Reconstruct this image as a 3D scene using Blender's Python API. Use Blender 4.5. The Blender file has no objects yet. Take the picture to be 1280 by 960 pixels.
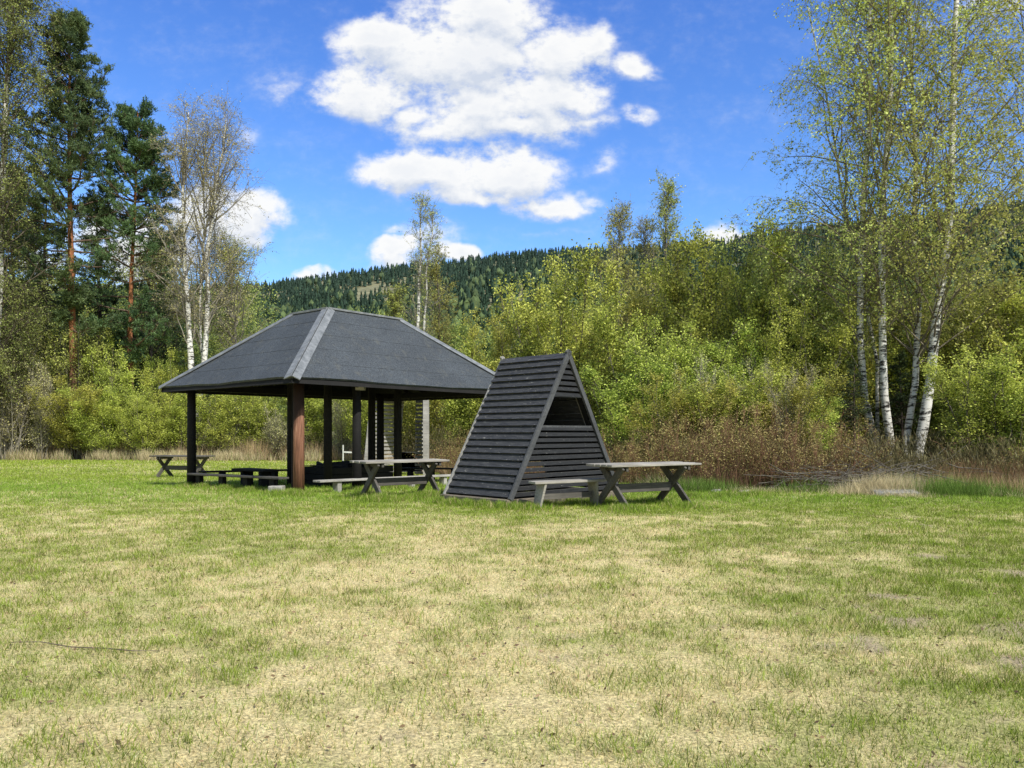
import bpy, math, random
import numpy as np
PI = math.pi
scene = bpy.context.scene
C = scene.collection
CAMZ = 1.3

# ---------------------------------------------------------------- helpers
def tag(o, label=None, cat=None, group=None, kind=None):
    if label: o['label'] = label
    if cat: o['category'] = cat
    if group: o['group'] = group
    if kind: o['kind'] = kind
    return o
def empty(name, loc, rz=0.0, label=None, cat=None, group=None):
    o = bpy.data.objects.new(name, None); C.objects.link(o)
    o.location = loc; o.rotation_euler = (0, 0, rz); o.empty_display_size = 0.2
    return tag(o, label, cat, group)
def np_mesh(name, V, F, mat, attrs=None, smooth=False):
    me = bpy.data.meshes.new(name)
    k = F.shape[1]; n = len(F)
    me.vertices.add(len(V)); me.vertices.foreach_set('co', np.ascontiguousarray(V, dtype=np.float32).ravel())
    me.loops.add(n*k); me.loops.foreach_set('vertex_index', np.ascontiguousarray(F, dtype=np.int32).ravel())
    me.polygons.add(n)
    me.polygons.foreach_set('loop_start', np.arange(0, n*k, k, dtype=np.int32))
    me.polygons.foreach_set('loop_total', np.full(n, k, dtype=np.int32))
    if smooth: me.polygons.foreach_set('use_smooth', np.ones(n, dtype=bool))
    me.update(calc_edges=True)
    for an, arr in (attrs or {}).items():
        if arr.ndim == 2:
            a = me.color_attributes.new(an, 'FLOAT_COLOR', 'POINT')
            c4 = np.ones((len(V), 4), dtype=np.float32); c4[:, :3] = arr
            a.data.foreach_set('color', c4.ravel())
        else:
            a = me.attributes.new(an, 'FLOAT', 'POINT'); a.data.foreach_set('value', arr.astype(np.float32))
    me.materials.append(mat)
    return me
def link(name, me, parent=None, loc=(0, 0, 0)):
    o = bpy.data.objects.new(name, me); C.objects.link(o); o.location = loc
    if parent: o.parent = parent
    return o

class MB:
    def __init__(s): s.v = []; s.f = []
    def add(s, vs, fs):
        b = len(s.v); s.v += [tuple(map(float, v)) for v in vs]; s.f += [tuple(b+i for i in f) for f in fs]
    def box(s, c, d):
        x, y, z = c; a, b, e = d[0]/2, d[1]/2, d[2]/2
        s.hexa([(x+i*a, y+j*b, z-e) for i, j in ((-1,-1),(1,-1),(1,1),(-1,1))], [(x+i*a, y+j*b, z+e) for i, j in ((-1,-1),(1,-1),(1,1),(-1,1))])
    def hexa(s, lo, hi):
        s.add(list(lo)+list(hi), [(3,2,1,0),(4,5,6,7),(0,1,5,4),(1,2,6,5),(2,3,7,6),(3,0,4,7)])
    def beam(s, p0, p1, w, t, up=(0, 0, 1)):
        p0 = np.array(p0, float); p1 = np.array(p1, float); d = p1-p0; d /= np.linalg.norm(d)
        up = np.array(up, float); sd = np.cross(d, up); sd /= np.linalg.norm(sd); up = np.cross(sd, d)
        o = lambda p: [p-sd*w/2-up*t/2, p+sd*w/2-up*t/2, p+sd*w/2+up*t/2, p-sd*w/2+up*t/2]
        a, b = o(p0), o(p1)
        s.add(a+b, [(3,2,1,0),(4,5,6,7),(0,1,5,4),(1,2,6,5),(2,3,7,6),(3,0,4,7)])
    def cyl(s, path, radii, n=14, seed=0):
        rs = np.random.RandomState(seed); P = [np.array(p, float) for p in path]; m = len(P); vs = []
        ang = np.arange(n)/n*2*PI; wob = 1+rs.uniform(-.05, .05, n)
        for i, p in enumerate(P):
            d = P[min(i+1, m-1)]-P[max(i-1, 0)]; d /= np.linalg.norm(d)
            r = np.array([1., 0, 0]) if abs(d[2]) > .8 else np.array([0, 0, 1.])
            u = np.cross(d, r); u /= np.linalg.norm(u); w = np.cross(d, u)
            vs += [p+(u*math.cos(a)+w*math.sin(a))*radii[i]*q for a, q in zip(ang, wob)]
        fs = [(i*n+j, i*n+(j+1) % n, (i+1)*n+(j+1) % n, (i+1)*n+j) for i in range(m-1) for j in range(n)]
        fs += [tuple(reversed(range(n))), tuple((m-1)*n+j for j in range(n))]
        s.add(vs, fs)
    def build(s, name, mat, parent=None, world=True, bevel=0.0, smooth=False, loc=None):
        me = bpy.data.meshes.new(name)
        off = np.array(parent.location if (parent is not None and world) else (loc or (0, 0, 0)))
        # parts of a part sit in the same frame as their thing
        if parent is not None and parent.parent is not None and world: off = np.array(parent.parent.location)
        me.from_pydata([tuple(np.array(v)-off) for v in s.v], [], s.f)
        import bmesh
        bm = bmesh.new(); bm.from_mesh(me); bmesh.ops.recalc_face_normals(bm, faces=bm.faces); bm.to_mesh(me); bm.free()
        me.materials.append(mat)
        o = bpy.data.objects.new(name, me); C.objects.link(o)
        if parent is not None: o.parent = parent
        elif loc: o.location = loc
        if bevel:
            b = o.modifiers.new('bevel', 'BEVEL'); b.width = bevel; b.segments = 1; b.limit_method = 'ANGLE'
        if smooth:
            me.polygons.foreach_set('use_smooth', [len(p.vertices) == 4 for p in me.polygons])
        return o
def children(o): return [c for c in bpy.data.objects if c.parent == o]
def copy_tree(o, parent=None, kids=None):
    c = o.copy(); C.objects.link(c); c.parent = parent
    for ch in children(o): copy_tree(ch, c)
    return c

# value noise
def _h(ix, iy, s):
    n = (ix*374761393+iy*668265263+s*974634777) & 0x7fffffff
    n = ((n ^ (n >> 13))*1274126177) & 0x7fffffff
    return ((n ^ (n >> 16)) & 0xffff)/65535.0
def vnoise(x, y, s=0):
    x = np.asarray(x, float); y = np.asarray(y, float)
    ix = np.floor(x).astype(np.int64); iy = np.floor(y).astype(np.int64); fx = x-ix; fy = y-iy
    fx = fx*fx*(3-2*fx); fy = fy*fy*(3-2*fy)
    a = _h(ix, iy, s); b = _h(ix+1, iy, s); c = _h(ix, iy+1, s); d = _h(ix+1, iy+1, s)
    return (a*(1-fx)+b*fx)*(1-fy)+(c*(1-fx)+d*fx)*fy
def fbm(x, y, s=0, o=4):
    t = 0; a = .5; k = 1.0; n = 0
    for i in range(o): t = t+a*vnoise(np.asarray(x)*k+i*17.3, np.asarray(y)*k-i*9.1, s+i); n += a; a *= .5; k *= 2.03
    return t/n
def sstep(a, b, x):
    t = np.clip((np.asarray(x)-a)/(b-a), 0, 1); return t*t*(3-2*t)

# ---------------------------------------------------------------- terrain
_R = np.array([-3, -1.2, -.667, -.21, -.125, -.083, 0, .146, .23, .44, .667, 1.2, 3])
_D = np.array([44, 44, 43, 41, 34, 26.5, 23.5, 20.5, 17.4, 17.1, 15.6, 15, 15])
def edge_d(x, y): return np.interp(np.asarray(x)/np.maximum(np.asarray(y), .5), _R, _D)
def zg(x, y):
    x = np.asarray(x, float); y = np.asarray(y, float)
    z = np.interp(y, [0, 15, 18, 20, 27, 45, 90, 140, 6000], [0, 0, -.03, -.09, -.26, -.26, -.2, 0, -1.0])
    z = z+(fbm(x*.25, y*.25, 5, 3)-.5)*.10*np.clip(1-y/60, 0, 1)+(fbm(x*1.5, y*1.5, 9, 2)-.5)*.025*np.clip(1-y/30, 0, 1)
    return z
def P(px, d, z=None, py=None):
    x = (px-640)/960*d
    if py is not None: z = CAMZ+(540-py)/960*d
    if z is None: z = float(zg(x, d))
    return np.array([x, d, z])

# ---------------------------------------------------------------- materials
def mat(name):
    m = bpy.data.materials.new(name); m.use_nodes = True; nt = m.node_tree; nt.nodes.clear()
    out = nt.nodes.new('ShaderNodeOutputMaterial'); return m, nt, out
def N(nt, t, **kw):
    n = nt.nodes.new(t)
    for k, v in kw.items():
        if k in n.inputs.keys(): n.inputs[k].default_value = v
        else: setattr(n, k, v)
    return n
def L(nt, a, b): nt.links.new(a, b)
def ramp(nt, fac, stops, interp='LINEAR'):
    r = nt.nodes.new('ShaderNodeValToRGB'); r.color_ramp.interpolation = interp
    e = r.color_ramp.elements
    while len(e) < len(stops): e.new(.5)
    for i, (p, c) in enumerate(stops): e[i].position = p; e[i].color = (*c, 1) if len(c) == 3 else c
    L(nt, fac, r.inputs[0]); return r.outputs[0]
def noise(nt, vec, scale, detail=4, rough=.55):
    n = N(nt, 'ShaderNodeTexNoise'); n.inputs['Scale'].default_value = scale; n.inputs['Detail'].default_value = detail; n.inputs['Roughness'].default_value = rough
    if vec is not None: L(nt, vec, n.inputs['Vector'])
    return n.outputs[0]
def mapv(nt, src, scale):
    m = N(nt, 'ShaderNodeMapping'); m.inputs['Scale'].default_value = scale; L(nt, src, m.inputs[0]); return m.outputs[0]
def coords(nt, kind='Object'): return N(nt, 'ShaderNodeTexCoord').outputs[kind]
def mix(nt, f, a, b, blend='MIX'):
    m = nt.nodes.new('ShaderNodeMix'); m.data_type = 'RGBA'; m.blend_type = blend
    for s, v in ((m.inputs[0], f), (m.inputs[6], a), (m.inputs[7], b)):
        if hasattr(v, 'is_linked'): L(nt, v, s)
        else: s.default_value = v if not isinstance(v, tuple) or len(v) == 4 else (*v, 1)
    return m.outputs[2]
def bump(nt, h, strength=.4, dist=.01):
    b = N(nt, 'ShaderNodeBump'); b.inputs['Strength'].default_value = strength; b.inputs['Distance'].default_value = dist
    L(nt, h, b.inputs['Height']); return b.outputs[0]
def principled(nt, out, col, rough=.8, nrm=None, spec=.3):
    p = N(nt, 'ShaderNodeBsdfPrincipled')
    if hasattr(col, 'is_linked'): L(nt, col, p.inputs['Base Color'])
    else: p.inputs['Base Color'].default_value = (*col, 1)
    if hasattr(rough, 'is_linked'): L(nt, rough, p.inputs['Roughness'])
    else: p.inputs['Roughness'].default_value = rough
    p.inputs['Specular IOR Level'].default_value = spec
    if nrm: L(nt, nrm, p.inputs['Normal'])
    L(nt, p.outputs[0], out.inputs[0]); return p

def leaf_mat(name, c0, c1, trans=.35, hue=.04, gloss=.0):
    """c0..c1 picked per leaf through attribute 'tint'; each plant varies a little"""
    m, nt, out = mat(name)
    at = N(nt, 'ShaderNodeAttribute', attribute_name='tint').outputs['Fac']
    col = ramp(nt, at, [(0, c0), (1, c1)])
    oi = N(nt, 'ShaderNodeObjectInfo').outputs['Random']
    hs = N(nt, 'ShaderNodeHueSaturation')
    mr = N(nt, 'ShaderNodeMapRange'); mr.inputs[3].default_value = .5-hue; mr.inputs[4].default_value = .5+hue; L(nt, oi, mr.inputs[0]); L(nt, mr.outputs[0], hs.inputs['Hue'])
    mv = N(nt, 'ShaderNodeMath', operation='MULTIPLY_ADD'); L(nt, oi, mv.inputs[0]); mv.inputs[1].default_value = .3; mv.inputs[2].default_value = .85
    L(nt, mv.outputs[0], hs.inputs['Value']); L(nt, col, hs.inputs['Color'])
    d = N(nt, 'ShaderNodeBsdfPrincipled'); d.inputs['Roughness'].default_value = .55; d.inputs['Specular IOR Level'].default_value = .25
    t = N(nt, 'ShaderNodeBsdfTranslucent')
    L(nt, hs.outputs[0], d.inputs['Base Color']); L(nt, hs.outputs[0], t.inputs[0])
    ms = N(nt, 'ShaderNodeMixShader'); ms.inputs[0].default_value = trans
    L(nt, d.outputs[0], ms.inputs[1]); L(nt, t.outputs[0], ms.inputs[2]); L(nt, ms.outputs[0], out.inputs[0])
    return m
def blade_mat(name, trans=.3):
    m, nt, out = mat(name)
    c = N(nt, 'ShaderNodeVertexColor', layer_name='col').outputs[0]
    d = N(nt, 'ShaderNodeBsdfDiffuse'); t = N(nt, 'ShaderNodeBsdfTranslucent'); L(nt, c, d.inputs[0]); L(nt, c, t.inputs[0])
    ms = N(nt, 'ShaderNodeMixShader'); ms.inputs[0].default_value = trans
    L(nt, d.outputs[0], ms.inputs[1]); L(nt, t.outputs[0], ms.inputs[2]); L(nt, ms.outputs[0], out.inputs[0])
    return m
def bark_mat(name, c0, c1, c2=None, scale=8, stretch=(1, 1, .25), split=None):
    m, nt, out = mat(name); co = coords(nt)
    n = noise(nt, mapv(nt, co, stretch), scale, 5, .65)
    col = ramp(nt, n, [(.3, c0), (.7, c1)])
    if split:   # colour changes with height
        sx = N(nt, 'ShaderNodeSeparateXYZ'); L(nt, co, sx.inputs[0])
        mr = N(nt, 'ShaderNodeMapRange'); mr.inputs[1].default_value = split[0]; mr.inputs[2].default_value = split[1]; L(nt, sx.outputs[2], mr.inputs[0])
        col = mix(nt, mr.outputs[0], col, ramp(nt, n, [(.3, tuple(v*.5 for v in c2)), (.7, c2)]))
    principled(nt, out, col, .9, bump(nt, n, .6, .02)); return m
def birch_mat():
    m, nt, out = mat('birch_bark'); co = coords(nt)
    n1 = noise(nt, mapv(nt, co, (2.5, 2.5, 9)), 1.6, 4, .7)
    marks = ramp(nt, n1, [(.425, (0, 0, 0)), (.50, (1, 1, 1))])
    n2 = noise(nt, mapv(nt, co, (1, 1, .6)), .9, 3)
    sx = N(nt, 'ShaderNodeSeparateXYZ'); L(nt, co, sx.inputs[0])
    mr = N(nt, 'ShaderNodeMapRange'); mr.inputs[1].default_value = 2.4; mr.inputs[2].default_value = 0; L(nt, sx.outputs[2], mr.inputs[0])
    mul = N(nt, 'ShaderNodeMath', operation='MULTIPLY'); L(nt, mr.outputs[0], mul.inputs[0]); L(nt, ramp(nt, noise(nt, co, 5, 5, .7), [(.42, (0, 0, 0)), (.56, (1, 1, 1))]), mul.inputs[1])
    white = ramp(nt, n2, [(.3, (.62, .59, .53)), (.7, (.88, .86, .80))])
    col = mix(nt, marks, (.045, .04, .035), white)
    col = mix(nt, mul.outputs[0], col, (.06, .05, .04))
    principled(nt, out, col, .7, bump(nt, n1, .4, .02)); return m
def wood_mat(name, c0, c1, stretch=(.6, 9, 9), rough=.85, dirt=None):
    m, nt, out = mat(name); co = coords(nt)
    g = noise(nt, mapv(nt, co, stretch), 4, 6, .7); b = noise(nt, co, 1.7, 3)
    col = ramp(nt, g, [(.28, c0), (.72, c1)])
    col = mix(nt, ramp(nt, b, [(.35, (0, 0, 0)), (.7, (.6, .6, .6))]), col, tuple(v*.55 for v in c0))
    if dirt: col = mix(nt, ramp(nt, noise(nt, co, 3.1, 5, .7), [(.52, (0, 0, 0)), (.66, (1, 1, 1))]), col, dirt)
    principled(nt, out, col, rough, bump(nt, g, .5, .006)); return m

MT = {}
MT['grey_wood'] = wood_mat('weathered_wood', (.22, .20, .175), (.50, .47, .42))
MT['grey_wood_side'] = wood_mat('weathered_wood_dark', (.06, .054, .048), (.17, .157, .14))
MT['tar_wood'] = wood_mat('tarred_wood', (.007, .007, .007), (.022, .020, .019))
MT['pale_wood'] = wood_mat('pale_wood', (.30, .28, .25), (.62, .60, .56))
MT['plinth'] = wood_mat('plinth_timber', (.12, .10, .08), (.30, .25, .19), dirt=(.05, .05, .03))
def slat_mat(name, base, edge, specks):
    m, nt, out = mat(name); co = coords(nt)
    g = noise(nt, mapv(nt, co, (1, 1, 12)), 5, 6, .7)
    col = ramp(nt, g, [(.3, base), (.75, edge)])
    sp = ramp(nt, noise(nt, mapv(nt, co, (.7, .7, 2.6)), 13, 6, .85), [(.60-specks, (0, 0, 0)), (.68-specks, (1, 1, 1))])
    col = mix(nt, sp, col, (.46, .44, .40))
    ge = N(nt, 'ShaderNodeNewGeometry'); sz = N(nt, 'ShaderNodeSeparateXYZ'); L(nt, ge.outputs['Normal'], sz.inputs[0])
    col = mix(nt, ramp(nt, sz.outputs[2], [(.72, (0, 0, 0)), (.85, (.8, .8, .8))]), col, (.36, .35, .33))   # sunlight painted on the upward edges, with some bare wear
    principled(nt, out, col, .62, bump(nt, g, .5, .005), .4); return m
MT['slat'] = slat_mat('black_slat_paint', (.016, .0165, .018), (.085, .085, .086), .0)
MT['gable_slat'] = slat_mat('worn_shaded_slat_paint', (.008, .008, .009), (.032, .032, .034), -.015)  # darker base paints in the shade on the gable faces
MT['trim_grey'] = wood_mat('grey_trim', (.05, .052, .055), (.13, .133, .14))
MT['trim_pale'] = wood_mat('pale_trim', (.22, .215, .20), (.48, .46, .43))
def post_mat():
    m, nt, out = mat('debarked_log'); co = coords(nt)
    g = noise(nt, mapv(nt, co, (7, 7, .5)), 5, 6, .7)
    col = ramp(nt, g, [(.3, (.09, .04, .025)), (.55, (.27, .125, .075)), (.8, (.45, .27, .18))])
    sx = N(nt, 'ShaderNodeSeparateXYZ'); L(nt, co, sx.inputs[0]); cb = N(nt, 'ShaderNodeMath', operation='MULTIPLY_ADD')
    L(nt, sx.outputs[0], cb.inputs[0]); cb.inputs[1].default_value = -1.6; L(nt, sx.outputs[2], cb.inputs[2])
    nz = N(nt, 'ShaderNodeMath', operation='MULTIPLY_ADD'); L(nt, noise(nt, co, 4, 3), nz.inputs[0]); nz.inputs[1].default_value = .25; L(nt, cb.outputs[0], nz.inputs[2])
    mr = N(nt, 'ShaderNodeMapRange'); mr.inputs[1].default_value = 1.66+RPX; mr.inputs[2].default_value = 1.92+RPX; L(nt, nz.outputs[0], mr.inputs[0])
    col = mix(nt, mr.outputs[0], col, (.035, .018, .012))     # eave shade painted on the upper half, slanting down to the left
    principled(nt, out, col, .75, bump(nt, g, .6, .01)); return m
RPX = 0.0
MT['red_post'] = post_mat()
def felt_mat():
    m, nt, out = mat('roofing_felt'); co = coords(nt)
    g = noise(nt, co, 75, 3, .9); b = noise(nt, co, .9, 4, .6); s = noise(nt, mapv(nt, co, (1, 1, .3)), 5, 5, .7)
    col = ramp(nt, g, [(.38, (.006, .008, .011)), (.5, (.033, .040, .047)), (.64, (.18, .20, .22))])
    col = mix(nt, .5, col, ramp(nt, noise(nt, co, 28, 4, .85), [(.40, (.008, .011, .014)), (.60, (.095, .11, .125))]))
    col = mix(nt, .6, col, ramp(nt, b, [(.3, (.65, .65, .65)), (.7, (1.25, 1.25, 1.25))]), 'MULTIPLY')
    col = mix(nt, ramp(nt, s, [(.54, (0, 0, 0)), (.72, (.45, .45, .45))]), col, (.13, .125, .10))
    principled(nt, out, col, .8, bump(nt, g, .5, .003), .5); return m
MT['felt'] = felt_mat()
def metal_mat():
    m, nt, out = mat('hip_flashing_felt'); co = coords(nt)
    col = ramp(nt, noise(nt, co, 6, 5, .7), [(.3, (.10, .11, .115)), (.7, (.28, .29, .30))])
    principled(nt, out, col, .6, None, .5); return m
MT['flash'] = metal_mat()
def simple(name, c0, c1, scale=6, rough=.85, b=.4):
    m, nt, out = mat(name); n = noise(nt, coords(nt), scale, 6, .65)
    principled(nt, out, ramp(nt, n, [(.3, c0), (.7, c1)]), rough, bump(nt, n, b, .02)); return m
MT['concrete'] = simple('concrete', (.16, .155, .14), (.34, .33, .30), 14)
MT['stone'] = simple('stone', (.20, .19, .17), (.45, .43, .39), 9)
MT['char'] = simple('charred', (.006, .006, .006), (.03, .028, .027), 20)
MT['steel'] = simple('rusty_steel', (.015, .012, .010), (.05, .035, .028), 20, .6)
MT['white_paint'] = simple('white_paint', (.5, .5, .48), (.78, .78, .75), 12, .6)
MT['birch'] = birch_mat()
MT['grey_bark'] = bark_mat('grey_bark', (.07, .06, .05), (.20, .18, .15))
MT['twig'] = bark_mat('twig_bark', (.07, .055, .04), (.20, .165, .12), scale=3)
MT['mid_twig'] = bark_mat('mid_twig_bark', (.12, .10, .07), (.30, .26, .18), scale=3)
MT['pale_twig'] = bark_mat('pale_twig_bark', (.16, .14, .11), (.36, .33, .27), scale=3)
MT['red_twig'] = bark_mat('red_twig_bark', (.10, .05, .03), (.36, .20, .12), scale=3)
MT['pine_bark'] = bark_mat('pine_bark', (.06, .04, .03), (.17, .11, .08), (.42, .17, .075), 7, (1, 1, .35), (3, 8))
MT['pine_limb'] = bark_mat('pine_limb', (.08, .055, .04), (.20, .14, .10))
MT['spruce_bark'] = bark_mat('spruce_bark', (.04, .03, .024), (.12, .09, .07))
MT['leaf_willow'] = leaf_mat('willow_leaf', (.16, .205, .028), (.88, .89, .19), .40, .022)
MT['leaf_alder'] = leaf_mat('alder_leaf', (.125, .175, .027), (.74, .80, .155), .40, .022)
MT['leaf_olive'] = leaf_mat('olive_leaf', (.14, .155, .03), (.70, .70, .18), .36, .018)
MT['leaf_dark'] = leaf_mat('dark_olive_leaf', (.07, .085, .022), (.40, .42, .12), .32, .018)
MT['leaf_birch'] = leaf_mat('birch_leaf', (.17, .23, .04), (.88, .92, .26), .42, .018)
MT['bud_pale'] = leaf_mat('pale_bud', (.36, .36, .11), (.78, .74, .36), .25, .02)
MT['bud_brown'] = leaf_mat('brown_bud', (.20, .16, .05), (.55, .45, .18), .25, .02)
MT['needle_pine'] = leaf_mat('pine_needle', (.04, .075, .038), (.22, .30, .11), .25, .02)
MT['needle_spruce'] = leaf_mat('spruce_needle', (.02, .045, .018), (.12, .18, .06), .1, .02)
MT['leaf_wood'] = leaf_mat('woodland_leaf', (.10, .13, .035), (.52, .55, .12), .25, .02)
MT['blade'] = blade_mat('grass_blade')

# ---------------------------------------------------------------- plants, all vectorised
def nrm(v): return v/np.maximum(np.linalg.norm(v, axis=-1, keepdims=True), 1e-9)
def tubes(Pts, R, sides=5):
    """Pts (K,n,3), R (K,n) -> verts, quads"""
    K, n, _ = Pts.shape
    T = np.gradient(Pts, axis=1); T = nrm(T)
    ref = np.where(np.abs(T[..., 2:3]) > .85, np.array([1., 0, 0]), np.array([0, 0, 1.]))
    U = nrm(np.cross(T, ref)); W = np.cross(T, U)
    a = np.arange(sides)/sides*2*PI
    V = Pts[:, :, None]+(U[:, :, None]*np.cos(a)[:, None]+W[:, :, None]*np.sin(a)[:, None])*R[:, :, None, None]
    idx = np.arange(K*n*sides).reshape(K, n, sides)
    A = idx[:, :-1]; B = idx[:, 1:]
    F = np.stack([A, np.roll(A, -1, 2), np.roll(B, -1, 2), B], -1).reshape(-1, 4)
    return V.reshape(-1, 3), F
def grow(rs, S, D, Ln, n, up=0., wander=.15, upend=None):
    K = len(S); out = np.zeros((K, n, 3)); out[:, 0] = S; d = nrm(D.copy())
    for i in range(1, n):
        u = up if upend is None else up+(upend-up)*i/(n-1)
        d = nrm(d+rs.normal(0, wander, (K, 3))+np.array([0, 0, u]))
        out[:, i] = out[:, i-1]+d*(Ln/(n-1))[:, None]
    return out
def attach(rs, Pp, per, t0, t1, ang, angv=.2, flat=0.):
    K, n, _ = Pp.shape; k = np.repeat(np.arange(K), per)
    t = rs.uniform(t0, t1, len(k)); f = t*(n-1); i = np.minimum(f.astype(int), n-2); w = (f-i)[:, None]
    S = Pp[k, i]*(1-w)+Pp[k, i+1]*w; T = nrm(Pp[k, i+1]-Pp[k, i])
    r = rs.normal(0, 1, (len(k), 3)); r[:, 2] *= (1-flat); pr = nrm(r-T*np.sum(r*T, 1, keepdims=True))
    a = ang+rs.normal(0, angv, len(k))
    return S, T*np.cos(a)[:, None]+pr*np.sin(a)[:, None], k, t
def leaves(rs, X, ln, wd, tint, dirs=None):
    K = len(X); A = nrm(rs.normal(0, 1, (K, 3))) if dirs is None else nrm(dirs)
    B = nrm(np.cross(A, rs.normal(0, 1, (K, 3)))); s = rs.uniform(.65, 1.35, (K, 1))
    V = np.stack([X-A*ln/2*s, X+B*wd/2*s, X+A*ln/2*s, X-B*wd/2*s], 1).reshape(-1, 3)
    F = np.arange(K*4).reshape(K, 4); return V, F, np.repeat(tint, 4)
def along(rs, Pp, per, spread, t0=.1, t1=1.):
    K, n, _ = Pp.shape; k = np.repeat(np.arange(K), per); f = rs.uniform(t0, t1, len(k))*(n-1)
    i = np.minimum(f.astype(int), n-2); w = (f-i)[:, None]
    return Pp[k, i]*(1-w)+Pp[k, i+1]*w+rs.normal(0, spread, (len(k), 3)), k

def plant_meshes(seed, s):
    """stems -> limbs -> twigs -> leaves; s is a dict of proportions (metres)"""
    rs = np.random.RandomState(seed); H = s['h']
    if 'paths' in s:
        n = 10; st = []
        for p in s['paths']:
            p = np.array(p, float); q = np.linspace(0, len(p)-1, n)
            st.append(np.stack([np.interp(q, np.arange(len(p)), p[:, j]) for j in range(3)], 1))
        st = np.array(st); rad = np.array(s['prad'])[:, None]*np.linspace(1, s.get('tip', .25), n)[None]**.75
        st[:, 1:-1, :2] += rs.normal(0, .05, (len(st), n-2, 2))
    else:
        n = 9; k = s['stems']; a = rs.uniform(0, 2*PI, k); r = s.get('base', .3)*np.sqrt(rs.uniform(0, 1, k))
        S = np.stack([r*np.cos(a), r*np.sin(a), np.full(k, -.1)], 1); lean = s['lean']*rs.uniform(.1, 1, k)
        D = np.stack([np.cos(a)*lean, np.sin(a)*lean, np.ones(k)], 1)
        Ln = H*rs.uniform(*s.get('hv', (.55, 1.05)), k); Ln[0] = H*1.02
        if k == 1: D[:] = [0.02, 0, 1]
        st = grow(rs, S, D, Ln, n, up=s.get('sup', .03), wander=s.get('swander', .06))
        rad = (s['r']*Ln/H)[:, None]*np.linspace(1, .15, n)[None]
    tv, tf = tubes(st, rad, s.get('sides', 7))
    res = {'trunk': (tv, tf)}
    t0, t1 = s.get('t', (.2, .97))
    S, D, k, t = attach(rs, st, s['n1'], t0, t1, s.get('a1', 1.0), .2, s.get('flat', .3))
    prof = s.get('prof', lambda q: 1.1-.7*q)(t)
    if 'whorl' in s:
        w = s['whorl']; zz = S[:, 2]/H; S[:, 2] += 0
    l1 = grow(rs, S, D, s['l1']*prof*rs.uniform(.6, 1.2, len(S)), 6, up=s.get('u1', .08), wander=s.get('w1', .12), upend=s.get('u1e'))
    S2, D2, k2, t2 = attach(rs, l1, s['n2'], .2, 1., s.get('a2', .7), .25, s.get('flat', .3))
    sc = prof[k2]
    l2 = grow(rs, S2, D2, s['l2']*(.4+.6*sc)*rs.uniform(.5, 1.2, len(S2)), 5, up=s.get('u2', .0), wander=.15)
    r1 = s.get('r1', .022)*(.5+prof)[:, None]*np.linspace(1, .3, 6)[None]
    r2 = np.full((len(l2), 5), s.get('r2', .007))*np.linspace(1, .5, 5)[None]
    v1, f1 = tubes(l1, r1, 4); v2, f2 = tubes(l2, r2, 3)
    res['branches'] = (np.vstack([v1, v2]), np.vstack([f1, f2+len(v1)]))
    last = l2
    if s.get('n3'):
        S3, D3, k3, t3 = attach(rs, l2, s['n3'], .2, 1., .6, .3, 0)
        l3 = grow(rs, S3, D3, s['l3']*rs.uniform(.5, 1.2, len(S3)), 4, up=s.get('u3', 0), wander=.12)
        v3, f3 = tubes(l3, np.full((len(l3), 4), s.get('r3', .004)), 3)
        bv, bf = res['branches']; res['branches'] = (np.vstack([bv, v3]), np.vstack([bf, f3+len(bv)]))
        last = l3
    if s.get('nl'):
        X, kk = along(rs, last, s['nl'], s.get('ls', .04))
        D = None
        if s.get('needle'):
            T = nrm(last[kk, -1]-last[kk, 0]); D = T*.6+rs.normal(0, .7, X.shape)
            D[:, 2] += s.get('nup', .2)
        keep = rs.uniform(0, 1, len(last))[kk] < s.get('keep', 1.)
        X = X[keep]; kk = kk[keep]
        if D is not None: D = D[keep]
        tint = np.clip(rs.normal(.5, .30, len(X))+(fbm(X[:, 0]*1.3+40, X[:, 2]*1.3+X[:, 1]+40, seed)-.5)*.9, 0, 1)
        V, F, T = leaves(rs, X, s['ll'], s['lw'], tint, D)
        res['foliage'] = (V, F, T)
    return res
def plant_protos(name, seed, s, bark, twig, leaf):
    r = plant_meshes(seed, s); out = {}
    out['trunk'] = np_mesh(name+'_trunk', *r['trunk'], bark, smooth=True)
    out['branches'] = np_mesh(name+'_branches', *r['branches'], twig, smooth=True)
    if 'foliage' in r: out['foliage'] = np_mesh(name+'_foliage', r['foliage'][0], r['foliage'][1], leaf, {'tint': r['foliage'][2]})
    return out
def put_plant(name, proto, loc, rz, sc, label, cat, group=None, names=None):
    e = empty(name, tuple(loc), rz, label, cat, group); e.scale = sc if isinstance(sc, tuple) else (sc,)*3
    for k, me in proto.items():
        o = bpy.data.objects.new((names or {}).get(k, k), me); C.objects.link(o); o.parent = e
    return e

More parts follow.
